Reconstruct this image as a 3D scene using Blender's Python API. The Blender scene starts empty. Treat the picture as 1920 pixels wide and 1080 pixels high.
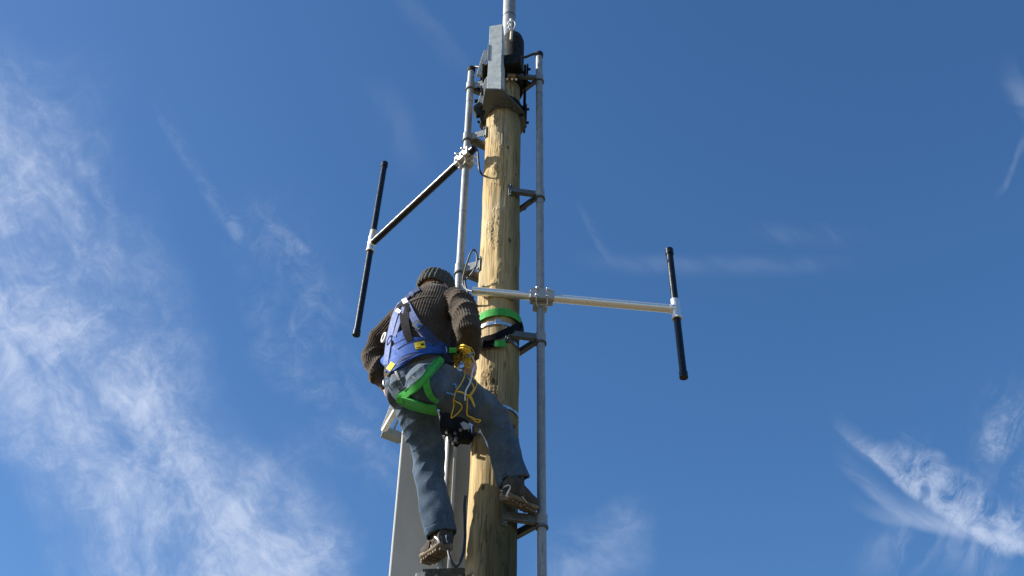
import bpy, bmesh, math, random
import numpy as np
from mathutils import Vector, Matrix
from mathutils.bvhtree import BVHTree
random.seed(7)
sc = bpy.context.scene
V = Vector
# ------------------------------------------------------------------ camera
TH = math.radians(42.0); ROLL = math.radians(0.95); F = 2167.0
CAM = V((0, 0, 1.6))
fwd = V((0, math.cos(TH), math.sin(TH)))
up0 = V((0, -math.sin(TH), math.cos(TH))); rt0 = V((1, 0, 0))
up = up0 * math.cos(ROLL) - rt0 * math.sin(ROLL)
rt = rt0 * math.cos(ROLL) + up0 * math.sin(ROLL)
cam_d = bpy.data.cameras.new('camera'); cam = bpy.data.objects.new('camera', cam_d)
sc.collection.objects.link(cam)
cam.matrix_world = Matrix.Translation(CAM) @ Matrix((rt, up, -fwd)).transposed().to_4x4()
cam_d.sensor_width = 36; cam_d.lens = F / 1920 * 36; cam_d.clip_end = 20000; cam_d.clip_start = 0.05
sc.camera = cam
sc.view_settings.view_transform = 'Standard'; sc.view_settings.look = 'None'
sc.view_settings.gamma = 1; sc.view_settings.exposure = EXPOSURE = 0.95
# ------------------------------------------------------------------ sun and sky
EL = math.radians(31); SUN = V((-math.cos(EL), -0.025 * math.cos(EL), math.sin(EL))).normalized()
sl = bpy.data.lights.new('sun', 'SUN'); sl.energy = 5.0; sl.angle = math.radians(0.53); sl.color = (1, .93, .82)
so = bpy.data.objects.new('sun', sl); sc.collection.objects.link(so)
so.rotation_euler = (-SUN).to_track_quat('-Z', 'Y').to_euler()
W = bpy.data.worlds.new('World'); sc.world = W; W.use_nodes = True


class NT:
    """tiny node-tree helper"""
    def __init__(s, tree): s.t = tree; s.n = tree.nodes; s.l = tree.links
    def put(s, sock, v):
        if isinstance(v, bpy.types.NodeSocket): s.l.new(v, sock)
        elif isinstance(v, bpy.types.Node): s.l.new(v.outputs[0], sock)
        else: sock.default_value = v
    def node(s, typ, ins=None, **kw):
        n = s.n.new(typ)
        for k, v in kw.items(): setattr(n, k, v)
        for k, v in (ins or {}).items(): s.put(n.inputs[k], v)
        return n
    def m(s, op, a, b=0.0, c=0.0, clamp=False):
        n = s.n.new('ShaderNodeMath'); n.operation = op; n.use_clamp = clamp
        s.put(n.inputs[0], a); s.put(n.inputs[1], b); s.put(n.inputs[2], c); return n.outputs[0]
    def vm(s, op, a, b=None, scale=None):
        n = s.n.new('ShaderNodeVectorMath'); n.operation = op; s.put(n.inputs[0], a)
        if b is not None: s.put(n.inputs[1], b)
        if scale is not None: s.put(n.inputs[3], scale)
        return n.outputs[1] if op in ('DOT_PRODUCT', 'LENGTH', 'DISTANCE') else n.outputs[0]
    def xyz(s, x, y, z=0.0):
        n = s.n.new('ShaderNodeCombineXYZ'); s.put(n.inputs[0], x); s.put(n.inputs[1], y); s.put(n.inputs[2], z); return n.outputs[0]
    def noise(s, vec, scale, detail=4, rough=.55, dist=0.0, color=False):
        n = s.node('ShaderNodeTexNoise', {'Vector': vec, 'Scale': scale, 'Detail': detail, 'Roughness': rough, 'Distortion': dist})
        return n.outputs['Color' if color else 'Fac']
    def mr(s, v, a, b, c=0.0, d=1.0, smooth=True):
        n = s.n.new('ShaderNodeMapRange'); n.interpolation_type = 'SMOOTHSTEP' if smooth else 'LINEAR'
        s.put(n.inputs[0], v); n.inputs[1].default_value = a; n.inputs[2].default_value = b
        n.inputs[3].default_value = c; n.inputs[4].default_value = d; return n.outputs[0]
    def mix(s, f, a, b, mode='MIX'):
        n = s.n.new('ShaderNodeMix'); n.data_type = 'RGBA'; n.blend_type = mode
        s.put(n.inputs[0], f); s.put(n.inputs[6], a if not isinstance(a, tuple) else (*a[:3], 1)); s.put(n.inputs[7], b if not isinstance(b, tuple) else (*b[:3], 1))
        return n.outputs[2]
    def curve(s, v, pts):
        n = s.n.new('ShaderNodeFloatCurve'); s.put(n.inputs[1], v); c = n.mapping.curves[0]
        c.points[0].location = pts[0]; c.points[-1].location = pts[-1]
        for p in pts[1:-1]: c.points.new(*p)
        n.mapping.extend = 'HORIZONTAL'; n.mapping.update(); return n.outputs[0]


def make_world():
    W.node_tree.nodes.clear(); T = NT(W.node_tree)
    sky = T.node('ShaderNodeTexSky', sky_type='NISHITA', sun_disc=False, sun_elevation=EL,
                 sun_rotation=math.atan2(SUN.x, SUN.y), altitude=600, air_density=1.0, dust_density=SKY[0], ozone_density=SKY[1])
    g = T.node('ShaderNodeTexCoord').outputs['Generated']
    # cirrus live on a fixed tangent plane of the celestial sphere (gnomonic chart about one direction of the sky)
    w = T.m('MAXIMUM', T.vm('DOT_PRODUCT', g, tuple(fwd)), 0.05)
    x = T.m('ADD', T.m('MULTIPLY', T.m('DIVIDE', T.vm('DOT_PRODUCT', g, tuple(rt)), w), 2.167), 0.96)
    y = T.m('SUBTRACT', 0.54, T.m('MULTIPLY', T.m('DIVIDE', T.vm('DOT_PRODUCT', g, tuple(up)), w), 2.167))
    p = T.xyz(x, y)
    w1 = T.vm('SUBTRACT', T.noise(p, 3.2, 4, .6, color=True), (.5, .5, .5))
    pw = T.vm('ADD', p, T.vm('SCALE', w1, scale=.13))
    sep = T.node('ShaderNodeSeparateXYZ', {0: pw}); wx, wy = sep.outputs[0], sep.outputs[1]
    w2 = T.vm('SUBTRACT', T.noise(p, 7.0, 3, .6, color=True), (.5, .5, .5))
    ps = T.vm('ADD', p, T.vm('SCALE', w2, scale=.035))
    sps = T.node('ShaderNodeSeparateXYZ', {0: ps}); sx, sy = sps.outputs[0], sps.outputs[1]
    def fib(ang, lo, hi, sc_, st=5.0, rough=.62, dist=.6, det=7):
        c, s_ = math.cos(ang), math.sin(ang)
        a = T.m('ADD', T.m('MULTIPLY', wx, c), T.m('MULTIPLY', wy, s_))
        b = T.m('SUBTRACT', T.m('MULTIPLY', wy, c), T.m('MULTIPLY', wx, s_))
        return T.mr(T.noise(T.xyz(a, T.m('MULTIPLY', b, st), 3.1), sc_, det, rough, dist), lo, hi)
    F1 = fib(math.radians(62), .34, .72, 3.0, 2.6, dist=.9)
    F1b = fib(math.radians(100), .36, .70, 7.0, 1.8, dist=1.2)
    F2 = fib(math.radians(35), .32, .70, 4.0, 4.0, dist=.5)
    F3 = fib(math.radians(-65), .38, .70, 5.0, 3.6, dist=.7)
    total = None
    def add(v):
        nonlocal total
        total = v if total is None else T.m('ADD', total, v)
    def band(v_in, u_in, cpts, wl, wr, gain, tex, vr):
        """veil: centre as a curve of the other coordinate, soft left/right half-widths, fading outside vr"""
        c = T.curve(v_in, cpts)
        d = T.m('SUBTRACT', u_in, c)
        t = T.m('MULTIPLY', T.mr(d, -wl, -wl * .1), T.mr(d, wr * .05, wr, 1, 0))
        t = T.m('MULTIPLY', t, T.m('MULTIPLY', T.mr(v_in, vr[0], vr[1]), T.mr(v_in, vr[2], vr[3], 1, 0)))
        add(T.m('MULTIPLY', T.m('MULTIPLY', t, gain), tex))
    soft = T.mr(T.noise(pw, 4.5, 9, .66, .5), .30, .74)
    fil = T.mr(T.noise(T.vm('ADD', pw, T.vm('SCALE', w2, scale=.05)), 19.0, 9, .74, .7), .36, .74)
    tex1 = T.m('ADD', T.m('MULTIPLY', soft, T.m('ADD', T.m('MULTIPLY', F1, .40), T.m('ADD', T.m('MULTIPLY', fil, .48), .20))), T.m('ADD', T.m('MULTIPLY', F1, .12), .10))
    tex1 = T.m('MULTIPLY', T.m('POWER', tex1, 1.45), 1.5)
    wisp = T.m('MULTIPLY', T.m('ADD', T.m('MULTIPLY', fil, .8), .15), F1)
    # A: the broad veil down the left
    band(wy, wx, [(0, -.04), (.2, -.03), (.4, .02), (.6, .10), (.8, .20), (.9, .27), (1.0, .35)], .30, .30, 1.0, tex1, (.02, .42, 1.6, 2.0))
    band(wy, wx, [(0, .5), (.8, .52), (.95, .54), (1., .56)], .18, .12, .75, tex1, (.78, 1.0, 1.6, 2.0))
    # thin streaks on the left
    band(sy, sx, [(.1, .27), (.17, .289), (.28, .34), (.38, .40), (.45, .445), (.5, .48)], .020, .035, .34, wisp, (.15, .25, .40, .48))
    band(sy, sx, [(.3, .46), (.35, .480), (.42, .522), (.465, .565), (.5, .60)], .035, .022, .42, wisp, (.33, .45, .46, .49))
    band(sy, sx, [(.25, .14), (.28, .152), (.39, .205), (.5, .21)], .03, .02, .40, wisp, (.26, .38, .40, .50))
    band(sy, sx, [(.6, .46), (.67, .52), (.79, .64), (.84, .70), (1.0, .80)], .08, .05, .24, T.m('MULTIPLY', soft, T.m('ADD', fil, .4)), (.64, .80, .84, .95))
    band(wy, wx, [(.35, .5), (.6, .56), (.9, .66)], .14, .14, .22, T.m('MULTIPLY', soft, fil), (.3, .55, .75, 1.0))
    band(sy, sx, [(0, .77), (.06, .82), (.14, .875), (.2, .92)], .05, .03, .045, F1, (-.05, .03, .10, .18))
    band(sy, sx, [(.15, .71), (.25, .76), (.35, .79)], .06, .05, .04, F1, (.12, .22, .28, .36))
    # C: the curved wisp low on the right, sharp along its lower edge, feathered upwards
    tex3 = T.m('ADD', T.m('MULTIPLY', T.m('ADD', T.m('MULTIPLY', F3, .38), T.m('MULTIPLY', fil, .62)), 1.0), -.08)
    xs = T.m('SUBTRACT', sx, 1.0)
    def arc(pts, lo, hi, gain, tex, xr, spread=None):
        cc = T.curve(xs, pts); d = T.m('SUBTRACT', sy, cc)
        if spread: d = T.m('DIVIDE', d, T.m('MULTIPLY', T.curve(xs, spread), T.mr(T.noise(ps, 5.5, 3), .35, .65, .55, 1.25)))
        t = T.m('MULTIPLY', T.mr(d, -lo, -lo * .05), T.mr(d, 0.0, hi, 1, 0))
        t = T.m('MULTIPLY', t, T.m('MULTIPLY', T.mr(xs, xr[0], xr[1]), T.mr(xs, xr[2], xr[3], 1, 0)))
        add(T.m('MULTIPLY', T.m('MULTIPLY', t, gain), tex))
    arc([(.5, .75), (.56, .80), (.65, .862), (.75, .945), (.83, .995), (.88, 1.02), (.95, 1.0), (1, .97)], .19, .030, .95, T.m('MAXIMUM', tex3, 0.0), (.54, .72, 1.2, 1.4), [(.5, .2), (.6, .32), (.7, .62), (.8, .8), (.9, 1.0), (1, 1)])
    arc([(.5, .75), (.56, .80), (.65, .862), (.75, .945), (.83, .995), (.88, 1.02), (.95, 1.0), (1, .97)], .035, .02, .12, T.m('ADD', F2, .3), (.55, .66, 1.2, 1.4))
    arc([(.5, .78), (.56, .85), (.65, .93), (.75, .985), (.85, 1.02), (1, 1.06)], .05, .022, .20, T.m('ADD', F2, .2), (.55, .66, 1.2, 1.4))
    arc([(.5, .88), (.6, .95), (.68, .975), (.78, 1.0), (1, 1.05)], .03, .016, .15, T.m('ADD', F2, .3), (.58, .68, .8, .9))
    arc([(.7, .90), (.8, .86), (.9, .84), (1, .83)], .16, .10, .45, T.m('MULTIPLY', F3, T.m('ADD', fil, .2)), (.80, .90, 1.2, 1.4))
    # D, E, F: faint ones
    arc([(0, .47), (.15, .488), (.35, .497), (.6, .49), (.8, .48)], .026, .028, .045, T.m('ADD', F2, .4), (.05, .25, .40, .66))
    arc([(.3, .43), (.5, .44), (.6, .45)], .03, .03, .05, F2, (.38, .48, .55, .66))
    arc([(.08, .385), (.13, .47), (.2, .52)], .03, .012, .06, F2, (.07, .10, .12, .17))
    arc([(.85, .38), (.88, .345), (.92, .265), (1, .2)], .018, .022, .08, T.m('ADD', F2, .3), (.86, .89, 1.1, 1.2))
    arc([(.8, .1), (.89, .15), (.93, .20), (1, .25)], .06, .05, .09, T.m('ADD', F2, .3), (.86, .92, 1.1, 1.2))
    arc([(0, 1.06), (.1, 1.04), (.2, 1.07), (.3, 1.12)], .09, .12, .42, soft, (-.02, .07, .15, .24))
    arc([(.6, 1.06), (.75, 1.06), (.9, 1.08)], .05, .10, .20, F3, (.58, .70, .82, .95))
    total2 = T.m('MULTIPLY', T.m('SUBTRACT', 1.0, T.m('POWER', 2.718, T.m('MULTIPLY', total, -1.45))), .92)
    front = T.mr(T.vm('DOT_PRODUCT', g, tuple(fwd)), .25, .5)
    fac = T.m('MULTIPLY', total2, front)
    cloud = T.mix(0.0, CLOUD, CLOUD)
    hsv = T.node('ShaderNodeHueSaturation', {'Hue': SKY[3], 'Saturation': SKY[2], 'Value': SKY[4], 'Color': sky})
    col = T.mix(fac, hsv.outputs[0], CLOUD)
    bg = T.node('ShaderNodeBackground', {'Color': col, 'Strength': SKYSTR})
    out = T.node('ShaderNodeOutputWorld', {'Surface': bg})


SKY = (0.9, 2.6, 1.22, 0.502, 1.20)
SKYSTR = 0.074
CLOUD = (4.9, 5.5, 6.8)
make_world()

# ------------------------------------------------------------------ helpers
def pt(px, py, Y):
    d = fwd * F + rt * (px - 960) + up * (540 - py)
    return CAM + d * (Y / d.y)
def ray(px, py):
    return (fwd * F + rt * (px - 960) + up * (540 - py)).normalized()
def ppm(p): return F / (p - CAM).dot(fwd)

def tag(o, label=None, cat=None, group=None, kind=None):
    if label: o['label'] = label
    if cat: o['category'] = cat
    if group: o['group'] = group
    if kind: o['kind'] = kind
    return o
def empty(name, loc, label, cat, group=None):
    o = bpy.data.objects.new(name, None); o.location = loc; o.empty_display_size = .1
    sc.collection.objects.link(o); return tag(o, label, cat, group)

class MB:
    def __init__(s): s.v = []; s.f = []; s.sm = []
    def add(s, vs, fs, smooth=True):
        n = len(s.v); s.v += [tuple(v) for v in vs]; s.f += [tuple(i + n for i in f) for f in fs]; s.sm += [smooth] * len(fs); return s
    def frames(s, path):
        P = [V(p) for p in path]; T = []
        for i in range(len(P)):
            a = P[max(0, i - 1)]; b = P[min(len(P) - 1, i + 1)]
            T.append((b - a).normalized())
        n = T[0].orthogonal().normalized(); N = []
        for i, t in enumerate(T):
            n = (n - t * n.dot(t)).normalized(); N.append(n)
        return P, T, N
    def tube(s, path, r, n=12, caps=True):
        P, T, N = s.frames(path); rs = r if isinstance(r, (list, tuple)) else [r] * len(P)
        vs, fs = [], []
        for p, t, m, q in zip(P, T, N, rs):
            b = t.cross(m)
            vs += [p + (m * math.cos(a) + b * math.sin(a)) * q for a in (2 * math.pi * k / n for k in range(n))]
        for i in range(len(P) - 1):
            for k in range(n):
                fs.append((i * n + k, i * n + (k + 1) % n, (i + 1) * n + (k + 1) % n, (i + 1) * n + k))
        s.add(vs, fs)
        if caps:
            s.add(vs[:n][::-1], [tuple(range(n))], False); s.add(vs[-n:], [tuple(range(n))], False)
        return s
    def ring(s, c, axis, R, h, t=.003, n=48, a0=0, a1=2 * math.pi, x0=None):
        """flat band (height h along axis, thickness t) of mean radius R"""
        axis = V(axis).normalized(); x = (V(x0) if x0 else axis.orthogonal()); x = (x - axis * x.dot(axis)).normalized(); y = axis.cross(x)
        full = abs(a1 - a0 - 2 * math.pi) < 1e-6; m = n if full else n + 1; vs, fs = [], []
        for k in range(m):
            a = a0 + (a1 - a0) * k / n; d = x * math.cos(a) + y * math.sin(a); RR = R(a) if callable(R) else R
            for (q, z) in ((RR, -h / 2), (RR + t, -h / 2), (RR + t, h / 2), (RR, h / 2)): vs.append(V(c) + d * q + axis * z)
        for k in range(n):
            j = (k + 1) % m
            for e in range(4): fs.append((k * 4 + e, j * 4 + e, j * 4 + (e + 1) % 4, k * 4 + (e + 1) % 4))
        if not full: fs += [(0, 1, 2, 3), (n * 4 + 3, n * 4 + 2, n * 4 + 1, n * 4)]
        return s.add(vs, fs, False)
    def box(s, c, size, X=(1, 0, 0), Y=(0, 1, 0), Z=None, bev=0.0):
        X = V(X).normalized(); Y = V(Y); Y = (Y - X * Y.dot(X)).normalized(); Z = X.cross(Y); c = V(c); hx, hy, hz = (q / 2 for q in size)
        b = min(bev, hx * .45, hy * .45, hz * .45)
        if b <= 0:
            vs = [c + X * hx * i + Y * hy * j + Z * hz * k for i in (-1, 1) for j in (-1, 1) for k in (-1, 1)]
            return s.add(vs, [(0, 1, 3, 2), (4, 6, 7, 5), (0, 4, 5, 1), (2, 3, 7, 6), (0, 2, 6, 4), (1, 5, 7, 3)], False)
        bm = bmesh.new(); bmesh.ops.create_cube(bm, size=1)
        for v in bm.verts: v.co = V((v.co.x * size[0], v.co.y * size[1], v.co.z * size[2]))
        bmesh.ops.bevel(bm, geom=bm.edges[:], offset=b, segments=2, profile=.5, affect='EDGES')
        bm.verts.index_update(); vs = [c + X * v.co.x + Y * v.co.y + Z * v.co.z for v in bm.verts]
        fs = [tuple(v.index for v in f.verts) for f in bm.faces]; bm.free()
        return s.add(vs, fs, False)
    def bar(s, a, b, w, h, upv=(0, 0, 1), bev=0.0):
        a = V(a); b = V(b); d = (b - a); return s.box((a + b) / 2, (d.length, w, h), d, V(upv).cross(d), bev=bev)
    def sphere(s, c, r, seg=12, rings=8, M=None):
        c = V(c); r = (r, r, r) if not isinstance(r, (tuple, list)) else r; vs = [V((0, 0, 1))]; fs = []
        for i in range(1, rings):
            a = math.pi * i / rings
            vs += [V((math.sin(a) * math.cos(2 * math.pi * k / seg), math.sin(a) * math.sin(2 * math.pi * k / seg), math.cos(a))) for k in range(seg)]
        vs.append(V((0, 0, -1)))
        for k in range(seg):
            fs.append((0, 1 + k, 1 + (k + 1) % seg)); e = 1 + (rings - 2) * seg
            fs.append((len(vs) - 1, e + (k + 1) % seg, e + k))
        for i in range(rings - 2):
            for k in range(seg): fs.append((1 + i * seg + k, 1 + (i + 1) * seg + k, 1 + (i + 1) * seg + (k + 1) % seg, 1 + i * seg + (k + 1) % seg))
        out = []
        for v in vs:
            q = V((v.x * r[0], v.y * r[1], v.z * r[2]))
            if M: q = M @ q
            out.append(c + q)
        return s.add(out, fs)
    def prism(s, pts, z0, z1, smooth=False):
        n = len(pts); vs = [V((p[0], p[1], z0)) for p in pts] + [V((p[0], p[1], z1)) for p in pts]
        fs = [tuple(range(n))[::-1], tuple(range(n, 2 * n))] + [(k, (k + 1) % n, (k + 1) % n + n, k + n) for k in range(n)]
        return s.add(vs, fs, smooth)
    def loft(s, rings, n=28):
        """rings: list of (centre, axisU, ru, axisV, rv) closed at both ends"""
        vs, fs = [], []
        for (c, U, ru, W_, rv) in rings:
            vs += [V(c) + V(U) * ru * math.cos(2 * math.pi * k / n) + V(W_) * rv * math.sin(2 * math.pi * k / n) for k in range(n)]
        m = len(rings)
        for i in range(m - 1):
            for k in range(n): fs.append((i * n + k, i * n + (k + 1) % n, (i + 1) * n + (k + 1) % n, (i + 1) * n + k))
        vs += [V(rings[0][0]), V(rings[-1][0])]
        for k in range(n): fs.append((m * n, (k + 1) % n, k)); fs.append((m * n + 1, (m - 1) * n + k, (m - 1) * n + (k + 1) % n))
        return s.add(vs, fs)
    def mesh(s, name):
        me = bpy.data.meshes.new(name); me.from_pydata(s.v, [], s.f); me.update()
        me.polygons.foreach_set('use_smooth', s.sm)
        bm = bmesh.new(); bm.from_mesh(me); bmesh.ops.recalc_face_normals(bm, faces=bm.faces[:]); bm.to_mesh(me); bm.free()
        return me
    def build(s, name, mat, parent=None):
        return link(s.mesh(name), name, mat, parent)

def link(me, name, mat, parent=None):
    if mat: me.materials.append(mat)
    o = bpy.data.objects.new(name, me); sc.collection.objects.link(o)
    if parent:
        o.parent = parent; o.matrix_parent_inverse = Matrix.Translation(-world_loc(parent))
    return o
def world_loc(o):
    """every parent here is only translated: its world place is its own location unless it is a child kept in place"""
    return V(o.location) if o.parent is None else V((0, 0, 0))
def smooth_path(pts, n=8, closed=False):
    P = [V(p) for p in pts]; out = []
    N = len(P)
    rng = range(N if closed else N - 1)
    for i in rng:
        g = (lambda k: P[k % N]) if closed else (lambda k: P[min(max(k, 0), N - 1)])
        p0, p1, p2, p3 = g(i - 1), g(i), g(i + 1), g(i + 2)
        for j in range(n):
            t = j / n
            out.append(.5 * ((2 * p1) + (p2 - p0) * t + (2 * p0 - 5 * p1 + 4 * p2 - p3) * t * t + (3 * p1 - p0 - 3 * p2 + p3) * t ** 3))
    out.append(P[0] if closed else P[-1]); return out

# ------------------------------------------------------------------ materials
def mat(name, base, rough=.6, metal=0.0, fn=None, spec=.5):
    m = bpy.data.materials.new(name); m.use_nodes = True; T = NT(m.node_tree); b = T.n['Principled BSDF']
    b.inputs['Base Color'].default_value = (*base, 1); b.inputs['Roughness'].default_value = rough; b.inputs['Metallic'].default_value = metal
    b.inputs['Specular IOR Level'].default_value = spec
    if fn: fn(T, b)
    return m
def objco(T): return T.node('ShaderNodeTexCoord').outputs['Object']
def bump(T, b, h, strength, dist):
    n = T.node('ShaderNodeBump', {'Strength': strength, 'Distance': dist, 'Height': h}); T.put(b.inputs['Normal'], n.outputs[0])
def vary(c1, c2, scale, rough=(.4, .6), bm_=None, stretch=(1, 1, 1), detail=5, lo=.35, hi=.65):
    def fn(T, b):
        p = T.vm('MULTIPLY', objco(T), stretch); n = T.noise(p, scale, detail, .6)
        T.put(b.inputs['Base Color'], T.mix(T.mr(n, lo, hi), c1, c2)); T.put(b.inputs['Roughness'], T.mr(T.noise(p, scale * 1.7, 4), .3, .7, rough[0], rough[1]))
        if bm_: bump(T, b, T.noise(p, bm_[0], 4), bm_[1], bm_[2])
    return fn
def wood_fn(T, b):
    o = objco(T)
    sep = T.node('ShaderNodeSeparateXYZ', {0: o})
    grain = T.noise(T.vm('MULTIPLY', o, (60, 60, 1.6)), 1.0, 6, .65, .4)
    fine = T.noise(T.vm('MULTIPLY', o, (190, 190, 5)), 1.0, 4, .6)
    blot = T.noise(T.vm('MULTIPLY', o, (5, 5, 1.8)), 1.0, 5, .6, .8)
    c = T.mix(T.mr(grain, .3, .7), (.34, .24, .105), (.54, .41, .21))
    c = T.mix(T.mr(T.noise(T.vm('MULTIPLY', o, (14, 14, 2.2)), 1.0, 6, .7, 1.2), .52, .78), c, (.28, .215, .12))
    c = T.mix(T.mr(blot, .42, .68), c, (.42, .35, .22))
    c = T.mix(T.m('MULTIPLY', T.mr(fine, .50, .72), .6), c, (.20, .13, .065))
    # shaded side of the pole painted in: darker greenish grey away from the sun
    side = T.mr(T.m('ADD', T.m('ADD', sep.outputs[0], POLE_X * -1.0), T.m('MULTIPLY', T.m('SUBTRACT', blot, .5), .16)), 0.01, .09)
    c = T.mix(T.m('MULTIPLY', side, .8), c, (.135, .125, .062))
    # checks: long thin splits
    chk = T.noise(T.vm('MULTIPLY', o, (34, 34, 1.3)), 1.0, 4, .6, .5)
    line = T.m('SUBTRACT', 1.0, T.mr(T.m('ABSOLUTE', T.m('SUBTRACT', chk, .47)), 0.0, .016))
    gate = T.mr(T.noise(T.vm('MULTIPLY', o, (6, 6, 2.4)), 1.0, 2), .46, .56)
    line = T.m('MULTIPLY', line, gate)
    c = T.mix(T.m('MULTIPLY', line, .5), c, (.10, .065, .035))
    low = T.m('MULTIPLY', T.mr(T.m('ADD', sep.outputs[2], T.m('MULTIPLY', blot, .8)), 5.15, 4.55), T.mr(T.m('ADD', T.m('SUBTRACT', sep.outputs[0], POLE_X), T.m('MULTIPLY', blot, .06)), -.06, .03))  # shade over the lower front right of the pole, painted into the wood
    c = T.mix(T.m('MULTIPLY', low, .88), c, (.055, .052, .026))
    # small knot holes
    vo = T.node('ShaderNodeTexVoronoi', {'Vector': T.vm('MULTIPLY', o, (9, 9, 5.2)), 'Scale': 1.0, 'Randomness': 1.0})
    kn = T.m('SUBTRACT', 1.0, T.mr(vo.outputs['Distance'], .05, .10))
    c = T.mix(T.m('MULTIPLY', kn, .85), c, (.09, .05, .03))
    T.put(b.inputs['Base Color'], c); b.inputs['Roughness'].default_value = .85; b.inputs['Specular IOR Level'].default_value = .25
    h = T.m('ADD', T.m('MULTIPLY', grain, .5), T.m('MULTIPLY', fine, .22)); h = T.m('SUBTRACT', h, T.m('MULTIPLY', line, .9)); h = T.m('SUBTRACT', h, kn)
    bump(T, b, h, .85, .009)
POLE_X = -0.071; POLE_Y = 4.57
M = {}
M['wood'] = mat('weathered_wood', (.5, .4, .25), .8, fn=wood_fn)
M['knot'] = mat('knot_wood', (.42, .33, .2), .8, fn=vary((.30, .22, .12), (.5, .42, .28), 30))
def galv_fn(c1, c2):
    def fn(T, b):
        o = objco(T); n = T.noise(o, 18, 6, .7, .5); v = T.node('ShaderNodeTexVoronoi', {'Vector': o, 'Scale': 120.0})
        st = T.noise(T.vm('MULTIPLY', o, (40, 40, 2.5)), 1.0, 4)
        f = T.m('ADD', T.m('MULTIPLY', n, .7), T.m('MULTIPLY', v.outputs['Distance'], .35))
        c = T.mix(T.mr(f, .3, .75), c1, c2); c = T.mix(T.mr(st, .6, .8), c, tuple(q * .62 for q in c1))
        T.put(b.inputs['Base Color'], c); T.put(b.inputs['Roughness'], T.mr(n, .3, .7, .42, .68)); bump(T, b, T.noise(o, 160, 3), .25, .001)
    return fn
M['galv'] = mat('galvanised_steel', (.4, .42, .43), .55, .25, galv_fn((.19, .21, .22), (.31, .335, .345)))
M['galv_box'] = mat('pale_galvanised_plate', (.5, .54, .54), .55, .15, galv_fn((.36, .40, .395), (.52, .56, .55)))
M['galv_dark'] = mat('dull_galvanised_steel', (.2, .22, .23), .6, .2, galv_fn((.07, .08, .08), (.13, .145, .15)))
M['alu'] = mat('aluminium', (.78, .76, .72), .28, .72, vary((.80, .78, .73), (.90, .88, .83), 30, (.24, .38), (300, .08, .0005), (1, 12, 12)))
M['clamp'] = mat('cast_aluminium_clamp', (.4, .4, .4), .5, .35, vary((.34, .34, .33), (.44, .44, .43), 40, (.42, .6), (150, .2, .001)))
M['steel'] = mat('stainless_steel', (.7, .7, .7), .25, 1.0, vary((.6, .6, .6), (.75, .75, .75), 60, (.2, .35)))
M['black'] = mat('black_coating', (.012, .013, .016), .32, 0, vary((.004, .007, .012), (.009, .013, .021), 40, (.24, .36), (200, .15, .001)), .32)
M['iron'] = mat('dark_painted_iron', (.03, .032, .03), .6, 0, vary((.006, .007, .007), (.020, .021, .018), 30, (.6, .85), (120, .3, .002)), .2)
M['tape'] = mat('cream_tape', (.55, .5, .38), .5, 0, vary((.5, .45, .33), (.6, .55, .42), 50))
M['rubber'] = mat('cable_rubber', (.015, .018, .03), .4, 0, vary((.012, .015, .03), (.03, .03, .04), 40))
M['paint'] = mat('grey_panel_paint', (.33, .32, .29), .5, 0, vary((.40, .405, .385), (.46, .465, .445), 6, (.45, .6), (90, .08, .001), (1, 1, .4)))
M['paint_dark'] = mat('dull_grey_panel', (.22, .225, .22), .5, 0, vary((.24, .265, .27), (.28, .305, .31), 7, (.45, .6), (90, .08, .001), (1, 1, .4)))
M['white'] = mat('white_plastic', (.72, .71, .68), .45, 0, vary((.66, .65, .62), (.76, .75, .72), 40))
M['ground'] = mat('dry_grass_ground', (.3, .24, .14), .95, 0, vary((.085, .065, .03), (.14, .11, .06), .35, (.9, 1), (8, .5, .05), lo=.3, hi=.7))
def knit_fn(c1, c2, c3):
    def fn(T, b):
        o = objco(T); n = T.noise(o, 28, 5, .7); f = T.noise(o, 420, 3, .7)
        c = T.mix(T.mr(n, .35, .7), c1, c2); c = T.mix(T.m('MULTIPLY', T.mr(f, .5, .7), .6), c, c3)
        T.put(b.inputs['Base Color'], c); b.inputs['Roughness'].default_value = .95; bump(T, b, f, .6, .0022)
        b.inputs['Sheen Weight'].default_value = .15
    return fn
M['knit'] = mat('brown_wool_knit', (.1, .07, .05), .95, 0, knit_fn((.036, .026, .017), (.060, .044, .030), (.16, .125, .09)), .2)
M['knit_hat'] = mat('grey_green_wool', (.07, .08, .07), .95, 0, knit_fn((.042, .044, .034), (.062, .065, .050), (.14, .145, .12)), .2)
def denim_fn(T, b):
    o = objco(T); big = T.noise(o, 7, 4, .6, .6); med = T.noise(o, 34, 5, .7, .4); tw = T.noise(T.vm('MULTIPLY', o, (400, 400, 130)), 1.0, 2)
    zf = T.mr(T.node('ShaderNodeSeparateXYZ', {0: o}).outputs[2], 4.55, 4.86)      # washed pale on seat and thighs
    c = T.mix(T.mr(big, .36, .66), (.030, .062, .110), (.062, .102, .158))
    c = T.mix(T.m('MULTIPLY', T.mr(med, .46, .75), .30), c, (.14, .16, .18))
    c = T.mix(T.m('MULTIPLY', T.mr(T.noise(T.vm('MULTIPLY', o, (30, 30, 9)), 1.0, 4, .7, .8), .52, .70), .45), c, (.13, .155, .18))   # worn ridges
    c = T.mix(T.m('MULTIPLY', zf, T.m('ADD', .40, T.m('MULTIPLY', T.mr(big, .35, .6), .5))), c, (.14, .145, .14))
    c = T.mix(T.m('MULTIPLY', T.mr(tw, .5, .75), .35), c, (.19, .21, .23))
    T.put(b.inputs['Base Color'], c); b.inputs['Roughness'].default_value = .9
    bump(T, b, T.m('ADD', T.m('MULTIPLY', med, .8), T.m('MULTIPLY', tw, .3)), .55, .004)
M['denim'] = mat('washed_denim', (.05, .08, .13), .9, 0, denim_fn, .25)
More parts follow.
